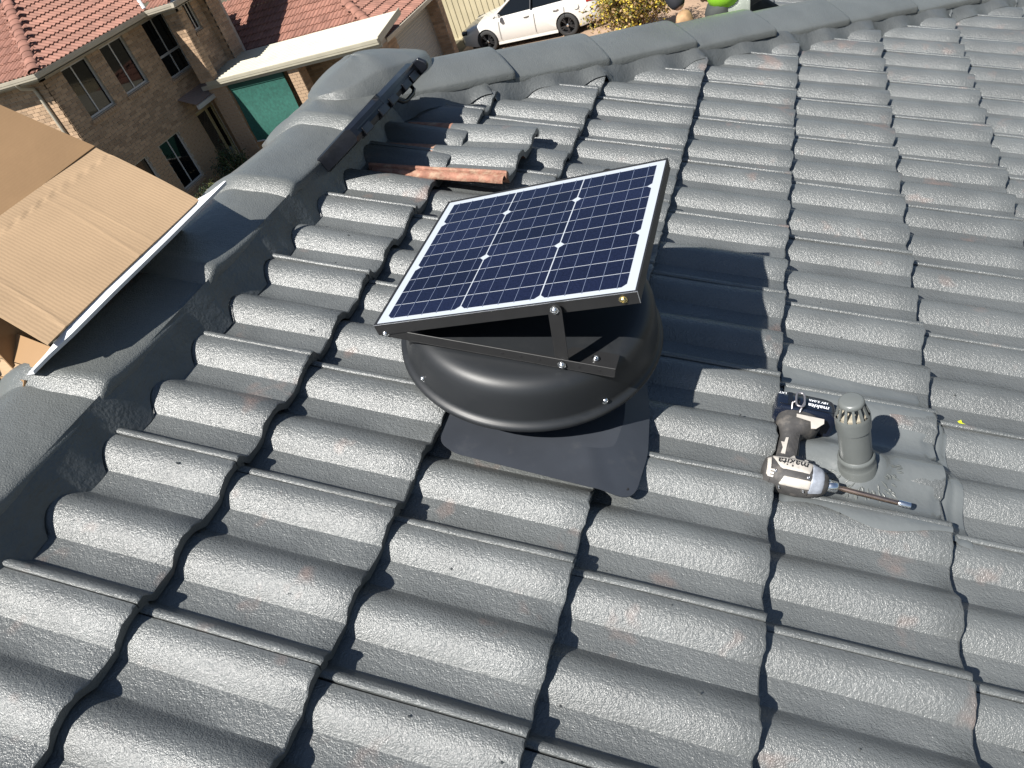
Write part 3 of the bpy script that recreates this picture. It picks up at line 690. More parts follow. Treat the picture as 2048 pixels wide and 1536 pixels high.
ed = [Vector(p) for p in ((-.062,.405,.112),(-.030,.432,.127),(.000,.480,.139),(.006,.60,.145),(.008,.80,.149),(.010,.925,.153),(.024,.965,.160),(.042,.997,.169))]
bk = [.006, .008, .02, .07, .07, .03, .012, .005]
mb = MB(); rings = []
for p, k_ in zip(ed, bk):
    bd = Vector((-k_, -.2 * k_ if p.y > .9 else (.3 * k_ if p.y < .45 else 0), k_ * .36)); p = p - Vector((0, 0, .005)); n_ = Vector((.39, 0, .92)) * .009
    q_ = Vector((-.105, p.y + .01, .098)) if p.y < .95 else p + bd
    rings.append([p, p + n_, p + n_ * .9 + bd, q_])
mb.loft(rings); mb.make('sheet', M['foam'], foam, smooth=35)

# ------------------------------------------------------------------ scraps
sc = MB(); p = rw(1.705, .995, tile_top(1.705, .995) + .004)
q = Matrix.Translation(p) @ Matrix.Rotation(PITCH, 4, 'Y') @ Matrix.Rotation(R(-50), 4, 'Z')
sc.add([(-.012,-.004,.001),(-.006,-.007,.003),(.004,-.003,.001),(.014,-.005,.003),(.013,.001,.0015),(.004,.004,.004),(-.004,.003,.001),(-.011,.005,.003)], [(0,1,6,7),(1,2,5,6),(2,3,4,5)]); sc.xf(q)
tag(sc.make('paper_scrap', M['neon'], smooth=40), 'small bright yellow scrap on the tiles right of the vent pipe', 'scrap')

fl = MB(); rf_ = random.Random(21)
for q in range(70):
    u_, v_ = rf_.uniform(.1, 2.0), rf_.uniform(-.2, 1.4); r_ = rf_.uniform(.0012, .0028); p_ = rw(u_, v_, tile_top(u_, v_) + .0008)
    fl.tube([p_ - Vector((r_, 0, 0)), p_ + Vector((0, 0, r_ * .6)), p_ + Vector((r_, r_ * .6, 0))], [r_ * .4, r_, r_ * .3], 5)
o = fl.make('paint_grit', M['mortar'], house, smooth=60); o['kind'] = 'stuff'

# ------------------------------------------------------------------ ground
def facemat(name, col, **k): return mat(name, col, **k)
M['ground'] = mat('garden_soil', (.07, .06, .035), rough=.95, noise_s=1.5, noise_amt=.4, bump_s=20, bump_d=.03, bump_str=.6)
M['drive'] = mat('tan_concrete', (.27, .185, .125), rough=.85, noise_s=3, noise_amt=.15, bump_s=60, bump_d=.004, bump_str=.4)
M['brick'] = mat('cream_brick', (.32, .222, .145), rough=.85, spec=.2, island=.22, noise_s=9, noise_amt=.10, bump_s=40, bump_d=.004, bump_str=.3)
M['brickmortar'] = mat('brick_mortar', (.36, .315, .255), rough=.9, spec=.2, noise_s=6, noise_amt=.12)
M['redtile'] = mat('red_concrete_tile', (.215, .105, .077), rough=.75, spec=.3, noise_s=4, noise_amt=.18, rand=.13, bump_s=30, bump_d=.004, bump_str=.3)
M['redtile2'] = mat('red_concrete_tiles', (.215, .105, .077), rough=.75, spec=.3, noise_s=4, noise_amt=.18, island=.13, bump_s=30, bump_d=.004, bump_str=.3)
M['cream'] = mat('cream_colorbond', (.36, .335, .265), rough=.45, noise_s=3, noise_amt=.08)
M['cream_d'] = mat('cream_paint', (.36, .325, .26), rough=.5, noise_s=3, noise_amt=.08)
M['white'] = mat('white_frame', (.42, .41, .39), rough=.4)
M['glass'] = mat('window_glass', (.004, .005, .006), rough=.04, spec=.38)
M['green'] = mat('green_shade_cloth', (.014, .080, .062), rough=.8, noise_s=14, noise_amt=.22, bump_s=200, bump_d=.002, bump_str=.4)
M['fence'] = mat('cream_steel_fence', (.40, .35, .235), rough=.5, noise_s=2, noise_amt=.08)
M['rollup'] = mat('pale_roller_door', (.38, .355, .30), rough=.5)
GZ = -6.05
gm = MB(); gm.quad((-400, -400, GZ), (400, -400, GZ), (400, 400, GZ), (-400, 400, GZ))
tag(gm.make('ground', M['ground']), kind='structure')
gm = MB(); gm.quad((-9.9, 17.0, GZ + .006), (9, 17.0, GZ + .006), (9, 26, GZ + .006), (-9.9, 26, GZ + .006))
tag(gm.make('driveway', M['drive']), kind='structure')
gm = MB(); gm.box(-3.6, 3.7, -3, 4.05, GZ, -1.75); gm.make('house_wall', M['brickmortar'], house)
gm = MB(); gm.box(.2, 4.5, 4.051, 11, GZ, -3.2); gm.make('wing_wall', M['brickmortar'], house)
# lower wing of the same roof beyond the hip
for i in range(4, 11):
    for j in range(18, 36):
        ob('roof_tile', rt.choice(TILES), None, house, rw(i * G + .12, j * .3, -1.403), (0, PITCH, 0))
gm = MB(); gm.quad(rw(.9, 5.4, -1.47), rw(3.7, 5.4, -1.47), rw(3.7, 10.9, -1.47), rw(.9, 10.9, -1.47)); gm.make('wing_sarking', M['dark'], house)

# ------------------------------------------------------------------ neighbouring brick house
nb = thing('brick_house', 'two storey cream brick house with red tiled roofs behind the carton', 'house')
XF = -15.3
BR = []                                       # brick placements (matrix, parent)
def bricks(axis, const, a0, a1, z0, z1, holes=(), parent=None, pri=1):
    nz = int((z1 - z0) / .086); 
    for r in range(nz):
        za = z0 + r * .086 + .005; zb = za + .076; off = .12 if r % 2 else 0
        a = a0 - off
        while a < a1:
            s0, s1 = max(a + .005, a0 + .003), min(a + .235, a1 - .003)
            segs = [(s0, s1)]
            for h0, h1, hz0, hz1 in holes:
                if zb > hz0 and za < hz1:
                    ns_ = []
                    for p, q in segs:
                        if q <= h0 or p >= h1: ns_.append((p, q))
                        else:
                            if p < h0: ns_.append((p, h0))
                            if q > h1: ns_.append((h1, q))
                    segs = ns_
            for p, q in segs:
                if q - p > .04:
                    if axis == 'x': c = (const, (p + q) / 2, (za + zb) / 2); d = (.012, q - p, .076)
                    else: c = ((p + q) / 2, const, (za + zb) / 2); d = (q - p, .012, .076)
                    BR.append((pri, c, d, parent or nb))
            a += .24
def wall_x(name, x, y0, y1, z0, z1, holes, parent, th=.11, pri=1):
    ys = sorted({y0, y1, *[h for q in holes for h in q[:2]]}); zs = sorted({z0, z1, *[h for q in holes for h in q[2:]]}); mbb = MB()
    for a, b in zip(ys, ys[1:]):
        for c, d in zip(zs, zs[1:]):
            if any(h[0] <= (a + b) / 2 <= h[1] and h[2] <= (c + d) / 2 <= h[3] for h in holes): continue
            mbb.box(x - th, x, a, b, c, d)
    mbb.make(name, M['brickmortar'], parent); bricks('x', x + .004, y0, y1, z0, z1, holes, parent, pri)
def wall_y(name, y, x0, x1, z0, z1, parent, th=.11, pri=1):
    MB().box(x0, x1, y, y + th, z0, z1).make(name, M['brickmortar'], parent); bricks('y', y - .004, x0, x1, z0, z1, (), parent, pri)
wins = [(13.80, 14.70, -2.85, -1.66), (15.18, 16.08, -2.85, -1.66), (16.88, 17.20, -3.14, -1.66), (15.16, 16.05, -5.57, -4.25), (13.72, 14.62, -5.57, -4.25), (16.97, 17.80, GZ, -4.18)]
wins[2] = (16.88, 17.86, -3.14, -1.66)
wall_x('wall', XF, 13.20, 18.0, GZ, -1.62, wins, nb, pri=0)
wall_y('wall', 13.20, -20.0, XF - .0, GZ, -1.62, nb, pri=2)
def window(y0, y1, z0, z1, x=XF, mull=None, trans=None, sill=True):
    wn = MB(); fx0, fx1 = x - .10, x - .06; t = .032
    wn.box(fx0, fx1, y0, y0 + t, z0, z1); wn.box(fx0, fx1, y1 - t, y1, z0, z1); wn.box(fx0, fx1, y0 + t, y1 - t, z0, z0 + t * 1.5); wn.box(fx0, fx1, y0 + t, y1 - t, z1 - t, z1)
    f = wn.make('window', M['white'], nb)
    MB().box(x - .088, x - .082, y0 + t, y1 - t, z0 + t * 1.5, z1 - t).make('pane', M['glass'], f)
    if mull: MB().box(fx0 - .001, fx1 - .004, mull - .016, mull + .016, z0 + t * 1.5, z1 - t).make('mullion', M['white'], f)
    if trans: MB().box(fx0 - .002, fx1 + .002, y0 + t, y1 - t, trans - .03, trans + .03).make('transom', M['white'], f)
    if sill:
        s_ = MB(); n = int((y1 - y0 + .1) / .084)
        for q in range(n):
            ya = y0 - .06 + q * .086; a = MB(); a.box(x - .06, x + .05, ya, ya + .076, -.04, .04); a.v = [Vector((v.x, v.y, v.z + z0 - .055 - (v.x - x) * .35)) for v in a.v]; a.make('sill_brick', M['brick'], f)
window(*wins[0], mull=14.18); window(*wins[1], mull=15.60); window(*wins[2], mull=17.36, trans=-2.57); window(*wins[3], mull=15.58); window(*wins[4], mull=14.16)
# front door with security screen and sidelight
dr = MB(); 
for y0, y1, z0, z1 in ((16.97, 17.02, GZ, -4.18), (17.46, 17.53, GZ, -4.18), (17.74, 17.80, GZ, -4.18), (17.02, 17.46, -4.26, -4.18), (17.53, 17.74, -4.26, -4.18)): dr.box(XF - .10, XF - .03, y0, y1, z0, z1)
door = dr.make('door', mat('door_frame_paint', (.42, .33, .17), rough=.5), nb)
MB().box(XF - .085, XF - .075, 17.02, 17.46, GZ, -4.26).make('door_leaf', mat('dark_door', (.03, .025, .02), rough=.4), door)
la = MB()
for q in range(-24, 26):
    for sgn in (1, -1):
        z0 = -5.15 + q * .075; pts = []
        p0, p1 = Vector((XF - .07, 17.03, z0)), Vector((XF - .07, 17.45, z0 + sgn * .42))
        if min(p0.z, p1.z) > GZ and max(p0.z, p1.z) < -4.27: la.tube([p0, p1], .005, 4)
o = la.make('security_mesh', mat('mesh_bronze', (.10, .075, .045), rough=.5), door); o['kind'] = 'stuff'
MB().box(XF - .09, XF - .08, 17.53, 17.74, -5.5, -4.26).make('sidelight', M['glass'], door)
MB().box(XF - .07, XF - .05, 17.40, 17.43, -5.15, -5.0).make('door_handle', M['steel'], door)
# porch awning over the door
aw = MB(); rows = []
for q in range(25):
    y = 16.62 + 1.2 * q / 24; zz = .012 * (q % 2); rows.append([Vector((XF, y, -3.62 + zz)), Vector((XF + .55, y, -3.86 + zz))])
aw.grid(rows); pa = aw.make('porch_awning', mat('awning_sheet', (.22, .16, .13), rough=.6), nb); 
MB().box(XF + .54, XF + .62, 16.60, 17.85, -3.98, -3.87).make('gutter', M['white'], pa)
# upper wing with piers
wall_y('wall', 17.20, -14.75, -14.30, -3.50, -1.62, nb, pri=0)
wall_x('wall', -14.30, 17.205, 17.46, -3.50, -1.62, [], nb, .10, 0)
MB().box(-14.74, -14.405, 17.32, 17.455, -3.50, -1.62).make('pier_core', M['brickmortar'], nb)
wall_x('wall', -14.55, 17.46, 18.45, -3.50, -1.62, [(17.80, 18.12, -2.34, -1.62)], nb, .1, 1)
window(17.80, 18.12, -2.34, -1.63, -14.55, mull=17.97)
wall_x('wall', -14.30, 18.45, 18.95, -3.50, -1.62, [], nb, .10, 0); wall_y('wall', 18.45, -14.7, -14.305, -3.50, -1.62, nb, .1, 1)
wall_y('wall', 18.96, -15.2, -14.31, -3.5, -1.62, nb, .1, 3)
# single storey part behind the awning
wall_y('wall', 18.75, -15.25, -9.8, GZ, -3.86, nb, pri=2)
wall_x('wall', -9.80, 18.8, 22.3, GZ, -3.90, [(19.55, 22.0, GZ, -4.02)], nb, pri=1)
gd = MB(); rows = []
for q in range(53):
    z = GZ + .01 + (2.02) * q / 52; rows.append([Vector((-9.86 + (.018 if q % 2 else 0), 19.55, z)), Vector((-9.86 + (.018 if q % 2 else 0), 22.0, z))])
gd.grid(rows); o = gd.make('roller_door', M['rollup'], nb)
wall_y('wall', 21.999, -9.80, -9.42, GZ, -3.95, nb, pri=1); wall_x('wall', -9.42, 22.0, 22.3, GZ, -3.95, [], nb, .36, 1)
# gutters, fascias and soffits
def gut(name, p0, p1, out, mt, parent, h=.115, d=.11):
    p0, p1, out = Vector(p0), Vector(p1), Vector(out); up = Vector((0, 0, 1)); mbb = MB()
    prof = [(0, 0), (d * .8, 0), (d * .86, h * .35), (d * .92, h * .4), (d, h * .9), (d, h), (d * .9, h), (d * .9, h * .93), (0, h * .93)]
    mbb.loft([[p + out * a + up * (b - h) for a, b in prof] for p in (p0, p1)]); return mbb.make(name, mt, parent)
EZ = -1.40
gut('gutter', (-14.95, 12.80, EZ), (-14.95, 16.85, EZ), (1, 0, 0), M['cream_d'], nb)
gut('gutter', (-20, 12.85, EZ), (-14.84, 12.85, EZ), (0, -1, 0), M['cream_d'], nb)
gut('gutter', (-14.84, 16.85, EZ), (-13.84, 16.85, EZ), (0, -1, 0), M['cream_d'], nb)
gut('gutter', (-13.95, 16.74, EZ), (-13.95, 24, EZ), (1, 0, 0), M['cream_d'], nb)
sf = MB(); sf.box(-15.3, -14.951, 12.86, 16.8, EZ - .16, EZ - .14); sf.box(-20, -15.3, 12.86, 13.2, EZ - .16, EZ - .14); sf.box(-15.3, -13.951, 16.86, 24, EZ - .16, EZ - .14); sf.make('soffit', M['cream_d'], nb)
fs = MB(); fs.box(-14.97, -14.951, 12.86, 16.85, EZ - .17, EZ - .02); fs.box(-20, -14.97, 12.851, 12.87, EZ - .17, EZ - .02); fs.box(-14.95, -13.96, 16.851, 16.87, EZ - .17, EZ - .02); fs.box(-13.97, -13.951, 16.87, 24, EZ - .17, EZ - .02); fs.make('fascia', M['cream_d'], nb)
dp = MB(); dp.tube([(-15.62, 12.80, EZ - .10), (-15.62, 12.84, EZ - .22), (-15.62, 13.12, EZ - .34), (-15.62, 13.15, EZ - .45), (-15.62, 13.15, GZ)], .045, 8); dp.make('downpipe', M['cream_d'], nb, smooth=50)
gut('gutter', (-9.4, 18.2, -3.78), (-9.4, 22.8, -3.78), (1, 0, 0), M['cream_d'], nb)
# red tile roofs
def low_tile(name):
    prof = [(0,.004),(.02,.0),(.05,0),(.065,.018),(.085,.030),(.105,.030),(.125,.018),(.14,0),(.195,0),(.21,.018),(.23,.030),(.255,.030),(.275,.018),(.29,.004),(.3,.004)]
    V_, F_ = [], []; n = len(prof)
    for x, dz in ((0, -.020), (0, 0), (-.36, -.032)):
        V_ += [(x, y, z + dz) for y, z in prof]
    for i in range(2):
        for k in range(n - 1): F_.append((i*n+k, i*n+k+1, (i+1)*n+k+1, (i+1)*n+k))
    return md(name, V_, F_, 40)
RT = low_tile('red_roof_tile'); RT.materials.append(M['redtile']); cnt = [0]
jt = MB()
def slope(org, along, up, na, nc, inside):
    org, along, up = Vector(org), Vector(along), Vector(up); nn = along.cross(up).normalized()
    if nn.z < 0: nn = -nn
    for c in range(nc):
        for k in range(na[0], na[1]):
            a, b = k * .3, c * .33
            if not inside(a + .15, b + .16): continue
            # tile local x = down slope, y along, z normal
            xd_, zd_ = -up, nn; yd_ = zd_.cross(xd_)
            p = org + up * (b - .03) + along * a + nn * .02
            if (yd_ - along).length > 1: p = p + along * .3
            m4 = Matrix((xd_, yd_, zd_)).transposed().to_4x4(); m4.translation = p
            if cnt[0] < 300: o = ob('red_roof_tile', RT, None, nb); o.matrix_local = m4; cnt[0] += 1
            else: jt.add([m4 @ v.co for v in RT.vertices], [tuple(f.vertices) for f in RT.polygons])
cs, sn = CS, SN
slope((-14.90, 12.83, EZ), (0, 1, 0), (-cs, 0, sn), (0, 22), 13, lambda a, b: b * cs - .05 <= a <= 4.02 + b * cs + .05 and a < 4.4 + b * .5)
slope((-14.30, 18.29, -3.78), (1, 0, 0), (0, cs, sn), (-8, 17), 11, lambda a, b: (0 if b < .8 else -2.4) <= a <= 4.9 - b * cs + .1)
slope((-9.4, 18.29, -3.78), (0, 1, 0), (-cs, 0, sn), (0, 15), 6, lambda a, b: a >= b * cs - .1)
slope((-14.90, 12.83, EZ), (-1, 0, 0), (0, cs, sn), (0, 12), 10, lambda a, b: a >= b * cs - .05)
slope((-14.9, 16.87, EZ), (1, 0, 0), (0, cs, sn), (-14, 6), 8, lambda a, b: -b * cs <= a <= 1.0 - b * cs + .15)
o = jt.make('red_roof_tiles', M['redtile2'], nb, smooth=40); o['kind'] = 'stuff'
def hipline(p0, d, n, step=.33):
    p0, d = Vector(p0), Vector(d).normalized()
    for k in range(n):
        side = d.cross(Vector((0, 0, 1))).normalized(); up = side.cross(d); rings = []
        for t, s_ in ((0, 1.12), (.02, 1.14), (.36, .95)):
            rings.append([p0 + d * (k * step + t) + (side * math.cos(a) * .13 + up * (math.sin(a) * .075 - .01)) * s_ for a in [math.pi * q / 10 for q in range(11)]])
        mbb = MB(); mbb.grid(rings); mbb.make('red_hip_cap', M['redtile'], nb, smooth=50)
hipline((-14.93, 12.86, EZ + .03), (-1, 1, TH), 16); hipline((-9.43, 18.32, -3.75), (-1, 1, TH), 12); hipline((-13.95, 16.9, EZ + .03), (-1, 1, TH), 6)
vl = MB(); vl.tube([(-14.9, 16.87, EZ + .02), (-17.5, 19.47, EZ + .02 + 2.6 * TH)], .05, 6); vl.make('valley_gutter', mat('valley_zinc', (.45, .45, .45), rough=.5), nb)
# under-roof closing sheets
cl = MB(); cl.quad((-14.9, 12.83, EZ - .03), (-14.9, 16.87, EZ - .03), (-19.2, 21.2, EZ - .03 + 4.3 * TH), (-19.2, 17.13, EZ - .03 + 4.3 * TH)); cl.quad((-14.3, 18.29, -3.81), (-9.4, 18.29, -3.81), (-12, 20.9, -3.81 + 2.6 * TH), (-16.8, 20.9, -3.81 + 2.6 * TH)); cl.quad((-9.4, 18.29, -3.81), (-9.4, 22.7, -3.81), (-11.4, 22.7, -3.81 + 2 * TH), (-11.4, 20.29, -3.81 + 2 * TH))
cl.quad((-14.9, 12.83, EZ - .03), (-21, 12.83, EZ - .03), (-21, 17, EZ - .03 + 4.17 * TH), (-19.07, 17, EZ - .03 + 4.17 * TH)); cl.make('roof_battens', M['dark'], nb)

# ------------------------------------------------------------------ patio awning on brick piers
pat = thing('patio_awning', 'cream ribbed metal patio awning on brick piers beside the brick house', 'awning')
rows = []
for q in range(57):
    f = q / 56; y = 17.30 + 1.55 * f; z = -3.52 + .16 * f + (.03 if q % 4 in (1, 2) else 0); rows.append([Vector((-14.55, y, z)), Vector((-9.02, y, z))])
MB().grid(rows).make('roof_sheet', M['cream'], pat)
gut('gutter', (-14.60, 17.32, -3.50), (-9.0, 17.32, -3.50), (0, -1, 0), M['cream'], pat, .14, .12)
MB().box(-14.95, -9.0, 17.33, 17.37, -3.74, -3.62).make('beam', M['cream_d'], pat)
MB().plate([(-9.0, 17.30, -3.48), (-9.0, 18.86, -3.30), (-9.0, 18.86, -3.46), (-9.0, 17.30, -3.64)][::-1], .03).make('barge_board', M['cream'], pat)
for x0, x1, dpth in ((-14.80, -14.18, .45), (-12.04, -11.69, .35), (-9.40, -9.06, .35)):
    pr_ = MB().box(x0 + .003, x1 - .003, 17.383, 17.38 + dpth - .003, GZ, -3.64).make('brick_pier', M['brickmortar'], pat)
    bricks('y', 17.379, x0, x1, GZ, -3.66, (), pr_, 0); bricks('x', x1 + .001, 17.385, 17.38 + dpth, GZ, -3.66, (), pr_, 1)
blind = thing('shade_blind', 'green shade cloth blind hanging between the awning piers', 'blind', (-13.2, 17.42, -3.9))
rows = []
for q in range(13):
    z = -1.52 * q / 12; rows.append([Vector((-.92 + 1.88 * k / 20, .012 * math.sin(k * 1.3) * (q / 12) + .02 * math.sin(q * .5), z)) for k in range(21)])
MB().grid(rows).make('cloth', M['green'], blind, smooth=60)
MB().tube([(-.93, 0, -1.53), (.97, 0, -1.53)], .022, 8).make('bottom_bar', M['white'], blind)
MB().box(-.93, .97, -.02, .06, 0, .16).make('headbox', mat('headbox_green', (.01, .06, .045), rough=.6), blind)

# place the bricks: the first 300 singly, the rest as one mass per parent
BM = md('brick', *(lambda b: (b.v, b.f))(MB().box(-.5, .5, -.5, .5, -.5, .5))); BM.materials.append(M['brick'])
BR.sort(key=lambda t: t[0]); rest = {}; percount = {}
for n_, (pri, c, d, par) in enumerate(BR):
    top = par if par.parent is None else par.parent
    percount[top] = percount.get(top, 0) + 1
    if percount[top] <= 290: ob('brick', BM, None, par, c, None, d)
    else: rest.setdefault(par, MB()).box(c[0]-d[0]/2, c[0]+d[0]/2, c[1]-d[1]/2, c[1]+d[1]/2, c[2]-d[2]/2, c[2]+d[2]/2)
for par, b_ in rest.items(): o = b_.make('bricks', M['brick'], par); o['kind'] = 'stuff'

# ------------------------------------------------------------------ fence
fen = thing('steel_fence', 'cream ribbed steel fence behind the white car', 'fence', (-13.2, 25.0, GZ))
for p in range(8):
    rows = [[], []]
    xx = p * 2.37; k = 0
    prof = [(0, 0), (.06, 0), (.075, .03), (.16, .03), (.175, 0)]
    while k * .2 < 2.3:
        for dx, dy in prof:
            x = xx + k * .2 + dx
            if x <= xx + 2.32: rows[0].append(Vector((x, dy, .05))); rows[1].append(Vector((x, dy, 1.85)))
        k += 1
    MB().grid(rows).make('fence_panel', M['fence'], fen)
    MB().box(xx - .03, xx + .03, -.02, .045, 0, 1.9).make('post', M['fence'], fen)
    MB().box(xx + .031, xx + 2.34, -.015, .04, 1.851, 1.9).make('rail', M['fence'], fen); MB().box(xx + .031, xx + 2.34, -.015, .04, .0, .049).make('rail', M['fence'], fen)

# ------------------------------------------------------------------ white sedan
M['carpaint'] = mat('white_car_paint', (.50, .49, .465), rough=.25, coat=.6)
M['tyre'] = mat('tyre_rubber', (.02, .02, .02), rough=.8)
M['rim'] = mat('dark_alloy', (.035, .035, .037), rough=.35, metal=.5)
M['lamp'] = mat('red_lamp', (.55, .02, .02), rough=.2)
car = thing('car', 'white sedan with dark alloy wheels parked beside the yellow bush', 'car', (-7.19, 23.58, GZ), (0, 0, R(175.5)))
zt = [(2.33,.56),(2.28,.66),(2.1,.735),(1.8,.80),(1.4,.87),(.98,.955),(.3,.965),(-.6,.985),(-1.4,1.01),(-1.75,1.03),(-2.1,1.02),(-2.27,.95),(-2.34,.72),(-2.36,.55)]
ww = [(2.33,.50),(2.28,.66),(2.1,.78),(1.8,.845),(1.4,.87),(.98,.88),(.3,.885),(-.6,.885),(-1.4,.875),(-1.75,.86),(-2.1,.82),(-2.27,.75),(-2.34,.66),(-2.36,.58)]
rings = []
for (x, z1), (_, w1) in zip(zt, ww):
    zb = .20 if -2.0 < x < 2.0 else .26
    half = [(w1 * .92, zb), (w1 * .985, zb + .10), (w1, (zb + z1) * .5), (w1 * .985, z1 - .16), (w1 * .955, z1 - .07), (w1 * .90, z1 - .02), (w1 * .6, z1 + .015), (0, z1 + .03)]
    rings.append([Vector((x, y, z)) for y, z in half] + [Vector((x, -y, z)) for y, z in reversed(half[:-1])])
body_mb = MB().loft(rings)
cb = md('body', body_mb.v, body_mb.f, 40); 
# wheel arches cut with bmesh: punch by boolean cylinders
cbo = ob('body', cb, M['carpaint'], car)
for wx in (1.345, -1.345):
    cy = MB(); cy.tube([(wx, -1.2, .325), (wx, 1.2, .325)], .365, 28); cm_ = md('arch_cutter', cy.v, cy.f)
    co = bpy.data.objects.new('arch_cutter', cm_); C.objects.link(co); co.parent = car
    bo = cbo.modifiers.new('arch', 'BOOLEAN'); bo.object = co; bo.operation = 'DIFFERENCE'; bo.solver = 'EXACT'
bpy.context.view_layer.update()
me2 = bpy.data.meshes.new_from_object(cbo.evaluated_get(bpy.context.evaluated_depsgraph_get())); cbo.modifiers.clear(); cbo.data = me2
for o in [x for x in bpy.data.objects if x.name.startswith('arch_cutter')]: bpy.data.objects.remove(o)
me2.polygons.foreach_set('use_smooth', [True] * len(me2.polygons)); me2.set_sharp_from_angle(angle=R(40))
gh = [( .98, .955, .74),( .20,1.40,.60),(-.95,1.42,.60),(-1.75,1.03,.70)]
def ghring(x, z, w1): return [Vector((x, y, z)) for y in (w1, -w1)]
g = MB()
base = [(.98,.95,.80),(-1.75,1.02,.76)]; 
pts = dict(a=(.98,.80,.955), b=(.22,.60,1.39), c=(-.95,.60,1.41), d=(-1.72,.74,1.03), e=(-.40,.845,.98))
g.add([(.98,.80,.95),(.22,.60,1.39),(-.95,.60,1.41),(-1.75,.76,1.02),(.98,-.80,.95),(.22,-.60,1.39),(-.95,-.60,1.41),(-1.75,-.76,1.02)], [(0,1,2,3),(7,6,5,4),(0,4,5,1),(2,6,7,3)]); g.make('side_glass', M['glass'], car)
rf = MB(); rf.loft([[Vector(p) for p in ((x, .625 * s_, z - .02), (x, .58 * s_, z + .015), (x, .3 * s_, z + .04), (x, -.3 * s_, z + .04), (x, -.58 * s_, z + .015), (x, -.625 * s_, z - .02))] for x, z, s_ in ((.30, 1.38, 1), (.05, 1.41, 1.01), (-.7, 1.42, 1.01), (-1.02, 1.40, 1))]); rf.make('car_roof', M['carpaint'], car, smooth=40)
for s_ in (1, -1):
    for pp, rr_ in (([(1.0, .81 * s_, .95), (.25, .615 * s_, 1.385)], .035), ([(-.98, .615 * s_, 1.40), (-1.80, .77 * s_, 1.02)], .07), ([(-.30, .835 * s_, .98), (-.36, .62 * s_, 1.40)], .04)):
        MB().tube(pp, rr_, 8).make('pillar', M['carpaint'] if pp[0][0] != -.30 else M['black'], car, smooth=60)
    ln = MB()
    for x in (.86, -.33, -1.30):
        ln.tube([(x, .898 * s_, .32), (x - .02, .902 * s_, .60), (x - .05, .888 * s_, .86)], .006, 5)
    ln.make('door_gap', M['black'], car)
    for x in (-.12, -1.08): MB().tube([(x + .09, .90 * s_, .83), (x, .915 * s_, .835), (x - .09, .90 * s_, .84)], .017, 6).make('door_handle', M['carpaint'], car, smooth=50)
    mr_ = MB(); mr_.loft([ell((.72, .90 * s_, .99), (1, 0, 0), (0, 0, 1), .05, .05, 12), ell((.74, 1.0 * s_, 1.02), (1, 0, 0), (0, 0, 1), .07, .065, 12), ell((.72, 1.06 * s_, 1.02), (1, 0, 0), (0, 0, 1), .05, .05, 12)]); mr_.make('mirror', M['carpaint'], car, smooth=60)
    hl = MB(); hl.loft([ell((2.20, .66 * s_, .66), (0, 1, 0), (0, 0, 1), .13, .07, 12), ell((2.02, .78 * s_, .68), (0, 1, 0), (0, 0, 1), .075, .06, 12)]); hl.make('headlight', M['glass'], car, smooth=60)
    tl = MB(); tl.loft([ell((-2.31, .60 * s_, .86), (0, 1, 0), (0, 0, 1), .14, .09, 12), ell((-2.05, .795 * s_, .90), (0, 1, 0), (0, 0, 1), .06, .075, 12)]); tl.make('tail_light', M['lamp'], car, smooth=60)
    MB().tube([(-1.72, .868 * s_, .80), (-1.72, .884 * s_, .80)], .085, 16).make('fuel_flap', M['carpaint'], car)
    MB().box(-1.0, 1.0, .84 * s_ - .02, .84 * s_ + .02, .17, .235).make('side_skirt', M['carpaint'], car)
    for wx in (1.345, -1.345):
        wy = .79 * s_
        wh = ob('wheel', None, None, car); wh.location = (wx, wy, .325); wh.rotation_euler = (R(-90) if s_ > 0 else R(90), 0, 0)
        t_ = MB(); t_.lathe([(.225,-.10),(.30,-.105),(.322,-.09),(.326,-.05),(.326,.05),(.322,.09),(.30,.105),(.235,.10),(.228,.09)], 36); t_.make('tyre', M['tyre'], wh, smooth=50)
        r_ = MB(); r_.lathe([(.228,.09),(.222,.085),(.215,.06),(.21,-.05),(.02,-.04)], 32); r_.make('rim', M['dark'], wh, smooth=50)
        for q in range(5):
            for dq in (-.16, .16):
                a = 2 * math.pi * q / 5 + .3; sp = MB()
                sp.plate([(.05 * math.cos(a) - .016 * math.sin(a), .05 * math.sin(a) + .016 * math.cos(a), .078), (.05 * math.cos(a) + .016 * math.sin(a), .05 * math.sin(a) - .016 * math.cos(a), .078), (.222 * math.cos(a + dq) + .013 * math.sin(a + dq), .222 * math.sin(a + dq) - .013 * math.cos(a + dq), .088), (.222 * math.cos(a + dq) - .013 * math.sin(a + dq), .222 * math.sin(a + dq) + .013 * math.cos(a + dq), .088)][::-1], -.02); sp.make('spoke', M['rim'], wh)
        h_ = MB(); h_.lathe([(.045,.07),(.04,.094),(.028,.10),(.0005,.101)], 16); h_.make('hub_cap', M['steel'], wh, smooth=40)
MB().box(-2.0, 2.0, -.70, .70, .16, .21).make('underbody', M['dark'], car)
MB().box(2.25, 2.36, -.55, .55, .30, .50).make('front_grille', M['black'], car)

